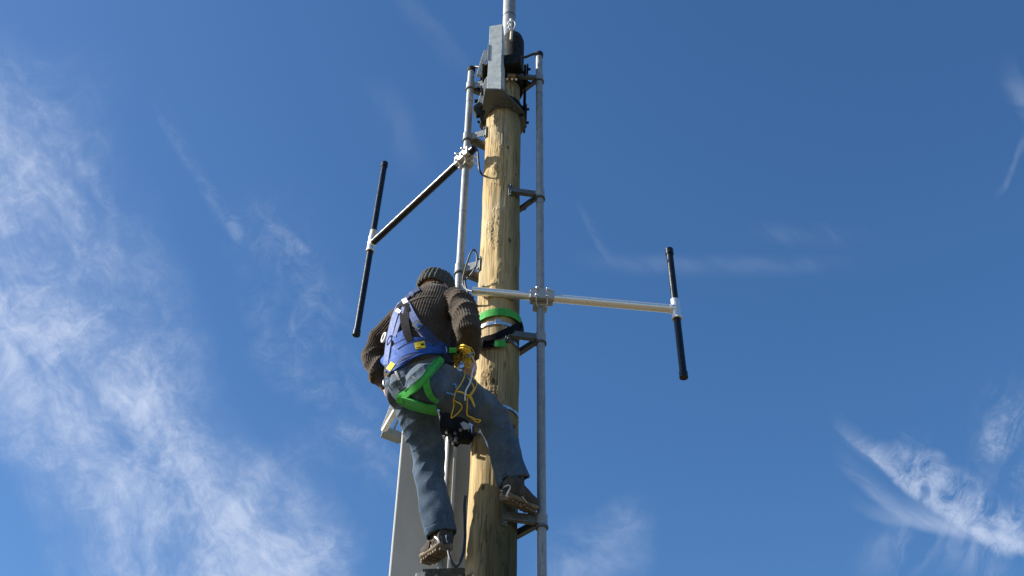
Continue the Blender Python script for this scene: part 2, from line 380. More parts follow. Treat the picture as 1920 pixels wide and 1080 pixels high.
M['denim_seam'] = mat('denim_seam', (.14, .15, .16), .9, 0, vary((.09, .10, .115), (.2, .2, .2), 90), .2)
M['skin'] = mat('skin', (.50, .26, .18), .5, 0, vary((.44, .21, .15), (.54, .30, .22), 30, (.45, .6)))
M['hair'] = mat('hair', (.05, .035, .025), .7, 0, vary((.03, .02, .015), (.08, .055, .04), 200, stretch=(1, 1, .1)))
def web(name, c, spec=.3):
    return mat(name, c, .75, 0, vary(tuple(q * .85 for q in c), tuple(min(1, q * 1.12) for q in c), 45, (.65, .85), (500, .4, .001)), spec)
M['green'] = web('green_webbing', (.05, .36, .065)); M['blue'] = web('blue_harness_pad', (.018, .075, .30))
M['pale_blue'] = web('pale_blue_webbing', (.12, .16, .33)); M['blackweb'] = web('black_webbing', (.006, .006, .009), .12); M['yellow'] = web('yellow_label', (.62, .48, .02))
M['green_thread'] = web('dark_green_thread', (.02, .16, .03)); M['cord_y'] = web('yellow_cord', (.74, .50, .05)); M['cord_b'] = web('blue_cord', (.13, .35, .75)); M['cord_w'] = web('white_cord', (.7, .75, .85)); M['navy'] = web('navy_webbing', (.03, .045, .11))
M['suede'] = mat('brown_suede', (.10, .07, .05), .85, 0, vary((.036, .031, .026), (.065, .055, .046), 40, (.8, .95), (220, .3, .001)), .3)
M['sole'] = mat('shoe_sole', (.27, .23, .18), .8, 0, vary((.12, .095, .070), (.20, .165, .12), 30, (.7, .9), (120, .3, .002)), .3)
M['shoe_mesh'] = mat('navy_shoe_fabric', (.03, .04, .06), .8, 0, vary((.022, .03, .045), (.05, .06, .08), 60, (.7, .9), (300, .3, .001)), .3)
M['shoe_trim'] = mat('pale_shoe_trim', (.55, .55, .55), .6, 0, vary((.45, .45, .45), (.62, .61, .6), 60))
M['rust'] = mat('brass_nut', (.35, .16, .07), .5, .6, vary((.25, .10, .05), (.45, .24, .10), 80))

# ------------------------------------------------------------------ ground
g = MB(); g.add([(-3000, -3000, 0), (3000, -3000, 0), (3000, 3000, 0), (-3000, 3000, 0)], [(0, 1, 2, 3)], False)
tag(g.build('ground', M['ground']), kind='structure')

# ------------------------------------------------------------------ numpy noise for real displacement
_rng = np.random.RandomState(3)
_G = _rng.rand(32, 32, 32)
def vnoise(p):
    """smooth value noise on an (n,3) array, about -1..1"""
    p = np.asarray(p); i = np.floor(p).astype(int); f = p - i; f = f * f * (3 - 2 * f); r = 0
    for dx in (0, 1):
        for dy in (0, 1):
            for dz in (0, 1):
                w = (f[:, 0] if dx else 1 - f[:, 0]) * (f[:, 1] if dy else 1 - f[:, 1]) * (f[:, 2] if dz else 1 - f[:, 2])
                r = r + w * _G[(i[:, 0] + dx) % 32, (i[:, 1] + dy) % 32, (i[:, 2] + dz) % 32]
    return r * 2 - 1

# ------------------------------------------------------------------ the wooden pole
def pole_r(z): return float(np.interp(z, [0, 4.08, 5.71, 7.22, 7.8], [.127, .1145, .109, .104, .101]))
KNOTS = [(7.05, -2.0, .020), (6.72, -1.55, .024), (6.63, -2.5, .018), (6.45, -1.7, .022), (6.18, -1.6, .026), (5.95, -1.75, .024), (5.62, -1.65, .026), (4.92, -1.7, .028), (4.78, -1.75, .022), (6.05, -2.05, .030), (5.78, -1.35, .022), (4.11, -1.25, .034), (6.55, -1.9, .024), (6.98, -2.2, .02), (5.05, -2.0, .026), (6.32, -.8, .026), (5.35, -1.0, .02), (4.6, -.9, .022), (6.85, -1.0, .02)]
def make_pole():
    zs = np.concatenate([np.linspace(0, 3.6, 60, endpoint=False), np.linspace(3.6, 7.58, 600)]); n = 160
    a = np.linspace(0, 2 * np.pi, n, endpoint=False); Z, A = np.meshgrid(zs, a, indexing='ij')
    R = np.vectorize(pole_r)(Z[:, :1]) * np.ones_like(A)
    C_ = np.cos(A); S_ = np.sin(A); P = np.stack([C_.ravel(), S_.ravel(), Z.ravel()], 1)
    d = .0045 * vnoise(P * [1.5, 1.5, 1.6]) + .0035 * vnoise(P * [3.2, 3.2, 4.5]) + .0014 * vnoise(P * [16, 16, 1.6] + 5) + .0014 * vnoise(P * [9, 9, 11] + 17)
    ck = vnoise(P * [9, 9, .9] + 11); gt = vnoise(P * [2.2, 2.2, 2.0] + 3)
    d -= .0045 * np.exp(-(ck / .045) ** 2) * np.clip(gt * 5, 0, 1)
    d = d.reshape(A.shape)
    for (kz, ka, kr) in KNOTS:
        da = (A - ka + np.pi) % (2 * np.pi) - np.pi; q = np.sqrt((da * .11) ** 2 + ((Z - kz) * .85) ** 2) / kr
        d += .010 * np.exp(-(q / 1.3) ** 2) - .006 * np.exp(-((q - .62) / .12) ** 2) - .006 * np.exp(-(q / .3) ** 2)
        d += .003 * np.exp(-((q - 1.6) / .3) ** 2) * (vnoise(P * 30).reshape(A.shape) > .1)
    R = R + d
    vs = np.stack([POLE_X + R * C_, POLE_Y + R * S_, Z], -1).reshape(-1, 3)
    m = len(zs); fs = []
    for i in range(m - 1):
        b0 = i * n; b1 = b0 + n
        fs += [(b0 + k, b0 + (k + 1) % n, b1 + (k + 1) % n, b1 + k) for k in range(n)]
    mb = MB(); mb.v = [tuple(v) for v in vs]; mb.f = fs + [tuple(range((m - 1) * n, m * n))]; mb.sm = [True] * len(fs) + [False]
    return mb
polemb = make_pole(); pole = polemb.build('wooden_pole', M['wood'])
tag(pole, 'thick pale round wooden utility pole the worker is climbing', 'pole')
def band(z, w=.019, buckle=None):
    b = MB().ring((POLE_X, POLE_Y, z), (0, 0, 1), pole_r(z) + .0035, w, .0018, 72).build('steel_band', M['steel'], pole)
    if buckle is not None:
        R = pole_r(z) + .008; d = V((math.cos(buckle), math.sin(buckle), 0))
        MB().box(V((POLE_X, POLE_Y, z)) + d * R, (.012, .028, .03), d, V((0, 0, 1)).cross(d), bev=.002).build('buckle', M['steel'], b)
band(pt(930, 606, 4.46).z, .019, -1.55); band(pt(930, 634, 4.46).z, .018); band(4.86, .014); band(4.72, .014)

# ------------------------------------------------------------------ support pipes and stand-off brackets
RX, RY = .149, 4.50; LX, LY = -.2835, 4.57; PR = .0208
def pipe(name, x, y, z0, z1, label):
    o = empty(name, (x, y, z0), label, 'pipe', 'thin galvanised pipes beside the pole')
    MB().tube([(x, y, z0 + (z1 - z0) * k / 8) for k in range(9)], PR, 28).build('tube', M['galv'], o)
    MB().tube([(x, y, z1 - .022), (x, y, z1 + .012)], PR + .005, 24).build('end_cap', M['iron'], o)
    for k in range(3): MB().tube([(x, y, 5.0 + k * .98 + .3), (x, y, 5.0 + k * .98 + .303)], PR + .0011, 24).build('joint', M['galv_dark'], o)
    return o
ZR = [4.265, 5.314, 6.364, 7.42]
pipe('support_pipe', RX, RY, 0, pt(1011, 103, RY).z, 'shaded grey pipe standing to the right of the wooden pole')
pipe('support_pipe', LX, LY, 0, pt(885.5, 131, LY).z, 'sunlit grey pipe standing to the left of the wooden pole')

def bracket(px, py, z, side, label, depth=.052, dark=False):
    o = empty('standoff_bracket', (px, py, z), label, 'bracket', 'v shaped brackets holding the pipes off the pole')
    mt = M['galv']
    MB().ring((px, py, z), (0, 0, 1), PR + .001, .058, .0045, 32).build('collar', mt, o)
    MB().ring((px, py, z - .034), (0, 0, 1), PR + .003, .010, .006, 32).build('clamp_rim', M['galv_dark'], o)
    r = pole_r(z); c = V((POLE_X, POLE_Y, z))
    for nm, ang in (('near', -62 if side > 0 else -158), ('far', 40 if side > 0 else 142)):
        a = math.radians(ang); q = c + V((math.cos(a), math.sin(a), 0)) * (r + .004)
        p0 = V((px, py, z)) + (q - V((px, py, z))).normalized() * (PR + .003)
        d = q - p0; nrm = V((0, 0, 1)).cross(d).normalized()
        arm = MB().bar(p0, q, .006, depth, bev=.0012)
        arm.bar(p0 + V((0, 0, -depth / 2 + .003)) + nrm * .010, q + V((0, 0, -depth / 2 + .003)) + nrm * .010, .026, .0055, bev=.001) if side > 0 or nm == 'far' else None
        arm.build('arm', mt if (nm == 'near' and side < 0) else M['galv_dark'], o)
        dd = V((math.cos(a), math.sin(a), 0))
        pl = MB().box(q + dd * .002, (.006, .026, .100), dd, V((0, 0, 1)).cross(dd), bev=.002).build('pole_plate', M['galv_dark'], o)
        for s_ in (-1, 1): MB().tube([q + dd * .004 + V((0, 0, .036 * s_)), q + dd * .014 + V((0, 0, .036 * s_))], .0075, 6).build('bolt', M['galv_dark'], pl)
        mid = p0 + d * .35 + nrm * (-.004 if side > 0 else .004)
        MB().tube([mid - nrm * .008, mid + nrm * .008], .005, 6).build('bolt', M['galv_dark'], o)
    return o
for z, l in zip(ZR, ['bracket under the worker\'s right shoe on the right pipe', 'right side bracket just below the silver antenna boom', 'right side bracket midway between the mast top and the silver boom', 'highest right side bracket, beside the steel mast head']):
    bracket(RX, RY, z, 1, l)
for z, l in zip([7.42, 6.93, 5.845], ['highest left side bracket, beside the steel mast head', 'left side bracket just above the clamp of the black antenna', 'left side bracket just above the worker\'s hat']):
    bracket(LX, LY, z, -1, l)

# foot plate under the left shoe
def foot_plate():
    FY = .17; z = pt(830, 1066, 4.46).z; o = empty('foot_step', (LX, LY, z), 'dark step plate on the left pipe under the worker\'s lower shoe', 'step')
    MB().box((-.268, 4.30 + FY, z - .035), (.175, .012, .075), (1, -.1, 0), (.1, 1, 0), bev=.002).build('front_plate', M['iron'], o)
    MB().box((-.268, 4.36 + FY, z + .001), (.175, .13, .008), (1, -.1, 0), (.1, 1, 0), bev=.002).build('tread', M['iron'], o)
    for s_ in (-1, 1): MB().bar((LX + .028 * s_, LY, z - .02), (LX + .04 * s_, 4.37 + FY, z - .02), .007, .05).build('arm', M['galv_dark'], o)
    MB().ring((LX, LY, z - .02), (0, 0, 1), PR + .001, .06, .006, 28).build('collar', M['galv_dark'], o)
    MB().box((-.362, 4.29 + FY, z - .05), (.05, .03, .05), (1, -.3, 0), (.3, 1, 0), bev=.006)  .build('clamp_block', M['galv_dark'], o)
    for x in (-.30, -.20): MB().tube([(x, 4.295 + FY, z - .04), (x, 4.28 + FY, z - .04)], .009, 6).build('bolt', M['galv_dark'], o)
foot_plate()

# ------------------------------------------------------------------ dipole antennas
def dipole(label, root, boom_a, boom_b, clampc, px_, py_, el_top, el_bot, rb, re, boom_mat, wrap):
    o = empty('dipole_antenna', root, label, 'antenna', 'dipole antennas on side booms')
    a, b = V(boom_a), V(boom_b); d = (b - a).normalized()
    n = 60; path = [a + (b - a) * k / n for k in range(n + 1)]
    rr = [rb * (1 + (.05 * (1 - abs(2 * ((k / 3.2) % 1) - 1)) if wrap else 0)) for k in range(n + 1)]
    MB().tube(path, rr, 24).build('boom', boom_mat, o)
    top, bot = V(el_top), V(el_bot); e = (top - bot).normalized(); t0 = (b - bot).dot(e); c = bot + e * t0
    side = d
    cc = b + d * 0.004; c = cc
    up_ = MB().tube([c + e * .03, c + e * (top - c).dot(e)], re, 20).build('element_rod', M['black'], o)
    L1 = (top - c).dot(e); L2 = (bot - c).dot(e)
    MB().tube([c + e * (L1 - .035), c + e * (L1 + .004)], re + .0035, 20).build('rubber_cap', M['black'], up_)
    lo = MB().tube([c - e * .03, c + e * L2], re, 20).build('element_rod', M['black'], o)
    MB().tube([c + e * (L2 + .03), c + e * (L2 - .004)], re + .0035, 20).build('rubber_cap', M['black'], lo)
    hub = MB().tube([c - e * .062, c + e * .062], re + .0048, 24)
    hub.tube([b - d * .025, b + d * .002], rb + .004, 20).build('hub', M['alu'], o)
    MB().ring(c - e * .062, e, re + .001, .010, .007, 24).build('hub_rim', M['white'], o)
    if wrap: MB().tube([c + e * .06, c + e * .115], re + .002, 20).build('tape_band', M['tape'], o)
    # the clamp block that joins boom and pipe
    k = V(clampc); hz = V((0, 0, 1)); nrm = d.cross(hz).normalized()
    if nrm.y > 0: nrm = -nrm
    u2 = nrm.cross(d).normalized(); u2 = -u2 if u2.z < 0 else u2
    blk = MB().box(k + nrm * (rb * .72), (.125, .028, .064), d, nrm, bev=.004)
    blk.box(k - nrm * (rb * .72), (.12, .026, .066), d, nrm, bev=.004)
    cl = blk.build('clamp_block', M['clamp'], o)
    pc = V((px_, py_, k.z)); sd = -nrm
    MB().box(pc + V((0, 0, -.005)) , (.075, .062, .085), d, nrm, bev=.006).build('saddle', M['clamp'], cl)
    for i in (-.6, .6):
        for j in (-1, 1):
            q = k + d * .046 * i + u2 * .026 * j + nrm * (rb * .72 + .014)
            MB().tube([q - nrm * .11, q + nrm * .018], .0042, 10).build('bolt', M['steel'], cl)
            MB().sphere(q + nrm * .012, .0088, 12, 8).build('dome_nut', M['steel'], cl)
        q = k + d * .046 * i
        MB().tube(smooth_path([q + u2 * -.03 + nrm * .03, q - u2 * .05 + nrm * .01, pc + d * .03 * i - hz * .06 + nrm * .03], 6), .0045, 8).build('u_bolt', M['steel'], cl)
    return o
# silver one on the right: boom just in front of the right pipe
bY = RY - PR - .028
ba, bb = pt(885, 545.5, bY), pt(1266, 580, bY + .035)
kk = pt(1016, 557, bY + .01)
ca = empty
dip_r = dipole('antenna with a silver boom and black rod, reaching out to the right', kk, ba, bb, kk, RX, RY, pt(1257.5, 469, bb.y), pt(1285, 707, bb.y), .0228, .0185, M['alu'], False)
# black one on the left
kl = pt(866, 299, LY - PR - .026); bl_b = pt(697, 457, 5.27); bl_a = pt(889, 278.5, LY - PR - .085)
kl2 = bl_a + (bl_b - bl_a) * ((kl - bl_a).dot(bl_b - bl_a) / (bl_b - bl_a).length_squared)
dip_l = dipole('black taped antenna on a slanting boom, reaching out to the left', kl2, bl_a, bl_b, kl2, LX, LY, pt(719.5, 310, bl_b.y + .02), pt(666, 631, bl_b.y + .02), .0225, .0195, M['black'], True)

# ------------------------------------------------------------------ mast head
def mast_head():
    c = V((POLE_X, POLE_Y, 0)); o = empty('mast_head_mount', (POLE_X, POLE_Y, 7.2), 'grey steel box channel bolted between dark plates on the pole top', 'mount')
    yf = 4.335; zt = pt(931, 48, yf).z; zb = pt(925, 170, yf).z; xc = (pt(931, 48, yf).x + pt(925, 170, yf).x) / 2; w = .082
    XA = V((math.cos(math.radians(11)), -math.sin(math.radians(11)), 0)); YA = V((math.sin(math.radians(11)), math.cos(math.radians(11)), 0)); o3 = V((xc, yf, 0))
    ch = MB(); ch.box((xc, yf, (zt + zb) / 2), (w, .007, zt - zb), XA, YA, bev=.0015)
    for s_ in (-1, 1):     # side flanges, cut on a slant near the top
        pts = [(.004, zb), (.115, zb), (.115, zt - .24), (.075, zt - .06), (.03, zt + .03), (.004, zt)]
        vs = [o3 + XA * (s_ * (w / 2 - .0035) + e) + YA * y + V((0, 0, z)) for e in (-.0035, .0035) for y, z in pts]; n = len(pts)
        ch.add(vs, [tuple(range(n)), tuple(range(n, 2 * n))[::-1]] + [(k, (k + 1) % n, (k + 1) % n + n, k + n) for k in range(n)], False)
    chan = ch.build('box_channel', M['galv_box'], o)
    for s_, z0, z1 in ((1, .0, .16), (1, .33, .45), (-1, .30, .46)): MB().box(o3 + XA * (s_ * (w / 2 + .002)) - YA * .001 + V((0, 0, zb + (z0 + z1) / 2)), (.006, .014, z1 - z0), XA, YA, bev=.001).build('weld_seam', M['galv'], chan)
    # clutter between box and pole: clamp yokes, packing and threaded rod ends
    MB().box((POLE_X + .01, 4.44, zb + .39), (.20, .09, .10), XA, YA, bev=.01).build('clamp_yoke', M['iron'], o)
    MB().ring((POLE_X, POLE_Y, zb + .085), (0, 0, 1), pole_r(7.3) + .006, .055, .008, 40).build('clamp_collar', M['iron'], o)
    MB().ring((POLE_X, POLE_Y, zb + .33), (0, 0, 1), pole_r(7.4) + .006, .07, .012, 40).build('clamp_collar', M['iron'], o)
    MB().box((POLE_X + .045, 4.45, zb + .285), (.05, .03, .03), bev=.004).build('packing', M['rust'], o)
    for dx in (.02, .05, .075): MB().tube([(POLE_X + dx, 4.455, zb + .26), (POLE_X + dx, 4.44, zb + .25)], .008, 6).build('rod_end', M['steel'], o)
    for s_ in (-1, 1):
        for z in (zb + .10, zb + .34):
            MB().tube([(POLE_X + s_ * .13, 4.40, z), (POLE_X + s_ * .13, 4.74, z)], .008, 8).build('threaded_rod', M['iron'], o)
    def octo(r, rot=22.5, sx=1, sy=1, cy=0): return [(POLE_X + sx * r * math.cos(math.radians(rot + 45 * k)), POLE_Y + cy + sy * r * math.sin(math.radians(rot + 45 * k))) for k in range(8)]
    for z, nm, rr in ((zb + .004, 'lower_plate', .142), (zb + .40, 'upper_plate', .150)):
        yq = yf - .01 if nm == 'lower_plate' else yf + .10
        p_ = MB().prism([(xc - w / 2 - .01, yq), (xc + w / 2 + .012, yq), (POLE_X + rr * .9, POLE_Y - .07), (POLE_X + rr, POLE_Y + .03), (POLE_X + .09, POLE_Y + .15), (POLE_X - .09, POLE_Y + .15), (POLE_X - rr, POLE_Y + .05), (POLE_X - rr * .92, POLE_Y - .09)][::-1][::-1], z - .005, z + .005)
        pl = p_.build(nm, M['galv_dark'] if nm == 'lower_plate' else M['iron'], o)
        # clamp bars with bolts on both sides
        for s_ in (-1, 1):
            MB().box((POLE_X + s_ * (rr - .004), POLE_Y - .02, z + .028), (.012, .15, .055), bev=.002).build('clamp_bar', M['iron'], pl)
            for y in (-.07, .035):
                bx = POLE_X + s_ * (rr + .004)
                MB().tube([(bx - s_ * .01, POLE_Y + y, z + .03), (bx + s_ * .012, POLE_Y + y, z + .03)], .009, 6).build('bolt', M['iron'], pl)
        MB().ring((POLE_X, POLE_Y, z + .03), (0, 0, 1), pole_r(z) + .004, .05, .006, 40).build('clamp_collar', M['iron'], pl)
        for ang in (-110, -60, -20):
            q = c + V((math.cos(math.radians(ang)), math.sin(math.radians(ang)), 0)) * (.125) + V((0, 0, z - .006))
            MB().tube([q, q - V((0, 0, .014))], .009, 6).build('bolt', M['galv_dark'], pl)
    # bent straps hanging on the left, with nuts
    for (pts, wd) in (([(912, 96), (905, 118), (898, 142)], .022), ([(914, 150), (906, 176), (900, 196)], .022), ([(903, 196), (892, 205), (899, 218)], .028), ([(906, 208), (903, 222), (906, 232)], .020)):
        P = [pt(x, y, 4.46) for x, y in pts]; s_ = MB()
        for a, b in zip(P[:-1], P[1:]): s_.bar(a, b, wd * 1.4, wd, (0, 1, 0), bev=.003)
        s_.build('strap_iron', M['galv'] if wd == .022 else M['iron'], o)
    for (x, y) in ((893, 190), (897, 141), (903, 128), (978, 215), (976, 152)):
        q = pt(x, y, 4.47); MB().tube([q - V((.012, 0, 0)), q + V((.012, 0, .004))], .012, 6).build('nut', M['iron'], o)
    q = pt(978, 200, 4.56); MB().tube(smooth_path([q, q + V((.012, 0, -.05)), q + V((-.01, 0, -.075))], 5), .012, 8).build('hook', M['iron'], o)
    return zt
zt_head = mast_head()
mz = 7.8
mp = empty('mast_pipe', (POLE_X + .02, POLE_Y, mz), 'pale grey thick pipe rising from the very top of the pole', 'pipe')
mx = POLE_X + .022
MB().tube([(mx, POLE_Y, mz - .1), (mx, POLE_Y, 8.4), (mx, POLE_Y, 9.4)], .0425, 36).build('tube', M['galv'], mp)
MB().ring((mx, POLE_Y, 8.17), (0, 0, 1), .0425, .012, .0015, 36).build('seam_ring', M['galv_dark'], mp)
fl = MB().tube(smooth_path([(mx + .028, POLE_Y + .0, 7.56), (mx + .03, POLE_Y, 7.75), (mx + .03, POLE_Y, 7.86), (mx + .025, POLE_Y, 7.93), (mx + .02, POLE_Y, 7.955)], 4), [.072] * 10 + [.068, .066, .062, .056, .05, .045, .04][:7], 28)
fl.build('base_sleeve', M['iron'], mp)
bl = empty('mast_bolt', pt(957, 60, 4.44), 'white metal hanger bolt in front of the mast pipe base', 'bolt')
MB().tube([pt(958, 36, 4.45), pt(957.5, 57, 4.45)], .0085, 10).build('shank', M['white'], bl)
MB().tube(smooth_path([pt(955, 40, 4.45), pt(953, 44, 4.43), pt(955, 48, 4.44), pt(953, 54, 4.44)], 5), .006, 8).build('twisted_wire', M['white'], bl)
MB().tube([pt(959, 60, 4.45), pt(958, 75, 4.45)], .0085, 12).build('tube_end', M['tape'], bl)
MB().tube(smooth_path([pt(958, 38, 4.46), pt(964, 40, 4.47), pt(966, 47, 4.47), pt(962, 56, 4.46)], 6), .0035, 8).build('wire_loop', M['white'], bl)

# ------------------------------------------------------------------ cables
def cable(pts, r, label, m='rubber', nm='cable', cat='cable'):
    o = MB().tube(smooth_path([pt(*p) for p in pts], 8), r, 10).build(nm, M[m]); tag(o, label, cat); return o
cable([(972, 108, 4.47), (985, 107, 4.47), (998, 102, 4.46), (1011, 100, 4.46)], .009, 'black cable running into the top of the right pipe')
cable([(911, 122, 4.50), (902, 126, 4.52), (893, 125, 4.55), (886, 129, 4.57)], .009, 'black cable running into the top of the left pipe')
cable([(890, 276, 4.46), (895, 282, 4.46), (897, 300, 4.46), (899, 318, 4.46), (905, 328, 4.49), (913, 331, 4.56)], .0062, 'black cable drooping from the end of the black antenna boom')
cable([(886, 546, 4.43), (876, 543, 4.46), (869, 535, 4.50), (869, 518, 4.48), (880, 480, 4.40), (888, 468, 4.40), (894, 478, 4.41), (893, 497, 4.43), (885, 512, 4.45), (870, 528, 4.52), (867, 536, 4.53)], .0052, 'thin cable looping behind the silver boom by the left pipe', 'galv_dark')
cable([(871, 520, 4.50), (873, 535, 4.48), (879, 552, 4.47), (887, 565, 4.50), (897, 577, 4.56)], .0062, 'dark blue cable hanging behind the inner end of the silver boom')
cable([(873, 930, 4.46), (871, 950, 4.46), (872, 985, 4.46), (872, 1010, 4.46), (868, 1040, 4.44), (856, 1062, 4.42), (845, 1050, 4.40), (840, 1030, 4.42)], .0065, 'black cable hanging in a loop beside the lower shoe')
cable([(1003, 372, 4.50), (990, 383, 4.56), (983, 393, 4.60), (977, 390, 4.66)], .006, 'short black cable end under the middle right bracket')

# ------------------------------------------------------------------ panel antenna and its frame
def panel():
    Yp = 4.86
    xl = (pt(751, 815, Yp).x + pt(729, 1080, Yp).x) / 2; zt = pt(752, 799, Yp).z; xm = pt(847, 950, Yp).x
    o = empty('panel_antenna', (xl, Yp, 3), 'large flat grey panel antenna behind the worker\'s legs', 'antenna')
    zb = 2.9
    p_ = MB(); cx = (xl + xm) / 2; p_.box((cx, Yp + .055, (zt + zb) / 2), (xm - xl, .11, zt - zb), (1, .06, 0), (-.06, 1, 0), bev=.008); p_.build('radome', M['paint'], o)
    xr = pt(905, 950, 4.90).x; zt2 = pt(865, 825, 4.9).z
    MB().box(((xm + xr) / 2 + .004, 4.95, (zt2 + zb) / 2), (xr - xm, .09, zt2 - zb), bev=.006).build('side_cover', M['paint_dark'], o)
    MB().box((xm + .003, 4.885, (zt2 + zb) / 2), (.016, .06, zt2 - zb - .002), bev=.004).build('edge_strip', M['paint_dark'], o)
    for zz in (zt - .03, zt - .62, zt - 1.2):
        for xx in (xl + .022, xm - .022):
            MB().tube([(xx, Yp - .004 - .06 * (xx - cx), zz), (xx, Yp + .004, zz)], .0055, 8).build('screw', M['steel'], o)
    MB().box((cx, Yp + .054, zt + .004), (xm - xl + .006, .118, .012), (1, .06, 0), (-.06, 1, 0), bev=.004).build('end_lid', M['paint_dark'], o)
    return zt
panel()
fr = empty('antenna_bracing', pt(718, 812, 5.0), 'open triangular metal frame sticking out left behind the worker\'s hip', 'frame')
A_ = pt(717, 809, 4.95); B_ = pt(836, 838, 5.06)
MB().bar(A_, pt(752, 822, 4.98), .05, .045, bev=.003).build('cross_bar', M['paint_dark'], fr)
MB().bar(pt(752, 822, 4.98) , B_, .04, .04, bev=.003).build('cross_bar', M['paint_dark'], fr)
MB().bar(pt(717, 806, 4.96), pt(748, 728, 4.80), .012, .026, (0, 1, 0), bev=.002).build('strut', M['white'], fr)
MB().bar(pt(720, 808, 4.93), pt(766, 728, 4.62), .014, .030, (0, 1, 0), bev=.002).build('strut', M['white'], fr)
MB().tube([pt(737, 810, 4.97), pt(752, 772, 4.85)], .006, 10).build('rod', M['galv'], fr)
MB().tube([pt(832, 822, 5.03), pt(838, 780, 4.85)], .006, 10).build('rod', M['galv'], fr)

am = empty('antenna_mount', (LX, LY, 4.75), 'black bolted mounting bracket behind the worker\'s knees', 'mount')
def mount():
    o = am
    MB().bar(pt(820, 790, 4.47), pt(876, 805, 4.53), .06, .10, bev=.006).build('body_plate', M['iron'], o)
    MB().bar(pt(842, 815, 4.49), pt(882, 818, 4.53), .05, .07, bev=.006).build('lower_jaw', M['iron'], o)
    MB().bar(pt(822, 775, 4.60), pt(833, 800, 4.58), .03, .05, bev=.004).build('hinge_arm', M['iron'], o)
    MB().ring((LX, LY, pt(842, 812, LY).z), (0, 0, 1), PR + .001, .05, .008, 28).build('collar', M['galv'], o)
    MB().tube([pt(841, 785, 4.50), pt(841, 768, 4.50)], .012, 12).build('stud', M['white'], o)
    for (x, y) in ((828, 788), (838, 807), (853, 812), (863, 806), (855, 821), (878, 803), (850, 828)):
        q = pt(x, y, 4.46); MB().tube([q + V((0, .02, 0)), q], .0085, 6).build('bolt', M['steel'], o)
    MB().tube(smooth_path([pt(818, 788, 4.5), pt(818, 780, 4.5), pt(823, 776, 4.5)], 4), .0035, 8).build('wire', M['steel'], o)
    MB().bar(pt(828, 762, 4.48), pt(839, 772, 4.5), .012, .022, bev=.003).build('blue_tie', M['cord_b'], o)
    MB().tube(smooth_path([pt(850, 830, 4.48), pt(856, 836, 4.48), pt(862, 826, 4.48)], 4), .007, 8).build('hook', M['iron'], o)
    MB().add([pt(*q, y) for y in (4.44, 4.452) for q in ((863, 794), (869, 790), (879, 795), (885, 797), (883, 802), (870, 806))], [(0, 1, 2, 3, 4, 5), (11, 10, 9, 8, 7, 6)] + [(k, (k + 1) % 6, (k + 1) % 6 + 6, k + 6) for k in range(6)], False).build('pale_tab', M['white'], o)
mount()

# ------------------------------------------------------------------ the worker
def remesh(mb, voxel, smooth_it=4, name='m'):
    me = mb.mesh(name); o = bpy.data.objects.new(name + '_tmp', me); sc.collection.objects.link(o)
    r = o.modifiers.new('r', 'REMESH'); r.mode = 'VOXEL'; r.voxel_size = voxel; r.use_smooth_shade = True
    if smooth_it:
        s = o.modifiers.new('s', 'SMOOTH'); s.iterations = smooth_it; s.factor = .5
    dg = bpy.context.evaluated_depsgraph_get(); out = bpy.data.meshes.new_from_object(o.evaluated_get(dg)); out.name = name
    bpy.data.objects.remove(o); bpy.data.meshes.remove(me)
    return out
def getco(me):
    a = np.empty(len(me.vertices) * 3, np.float32); me.vertices.foreach_get('co', a); n = np.empty_like(a); me.vertices.foreach_get('normal', n)
    return a.reshape(-1, 3).astype(float), n.reshape(-1, 3).astype(float)
def setco(me, a): me.vertices.foreach_set('co', np.ascontiguousarray(a, np.float32).ravel()); me.update(); me.polygons.foreach_set('use_smooth', [True] * len(me.polygons))

pt0 = pt
def dy(py): return float(np.interp(py, [700, 860], [.02, .215]))   # he leans back: hips and trunk hang nearer than the feet
def pt(px, py, Y): return pt0(px, py, Y + dy(py))
def plimb(rows, depth=.95, n=28, k=1.0):
    """rows of (px, py, Y, halfwidth_px[, depth factor]) -> loft rings square to the limb; returns rings + axis"""
    P = [pt(r[0], r[1], r[2]) for r in rows]; out = []
    for i, r in enumerate(rows):
        t = (P[min(i + 1, len(P) - 1)] - P[max(i - 1, 0)]).normalized(); view = (P[i] - CAM).normalized()
        U = t.cross(view).normalized(); W_ = t.cross(U).normalized(); hw = r[3] / ppm(P[i]) * k
        out.append((P[i], U, hw, W_, hw * (r[4] if len(r) > 4 else depth)))
    return out
def facing(deg): a = math.radians(deg); return V((math.sin(a), math.cos(a), 0)), V((math.cos(a), -math.sin(a), 0))
TORSO = [  # px, py, Y, half width, half depth, facing
    (779, 716, 4.12, .130, .105, 30), (779, 700, 4.125, .140, .122, 30), (780, 682, 4.13, .140, .122, 29), (783, 655, 4.135, .148, .124, 28),
    (786, 628, 4.15, .156, .124, 27), (791, 605, 4.16, .164, .120, 26), (798, 585, 4.18, .168, .108, 26), (805, 570, 4.20, .148, .098, 26), (811, 558, 4.225, .092, .080, 28)]
def torso_rings(k=1.0):
    P = [pt(*t[:3]) for t in TORSO]; out = []; k *= 1.0
    for i, (p, t) in enumerate(zip(P, TORSO)):
        ax = (P[min(i + 1, len(P) - 1)] - P[max(i - 1, 0)]).normalized(); f, r = facing(t[5])
        ax = (ax * .6 + V((0, 0, 1)) * .4).normalized(); r = (r + V((0, 0, .22))); r = (r - ax * r.dot(ax)).normalized(); f = r.cross(ax) * -1
        out.append((p, r, t[3] * k, f, t[4] * k))
    return out
ARM_R = [(846, 568, 4.12, 24), (860, 569, 4.08, 27), (869, 583, 4.04, 27), (874, 602, 4.00, 25), (876, 622, 3.98, 23), (880, 642, 4.02, 19.5), (883, 658, 4.08, 16), (884, 668, 4.12, 13)]
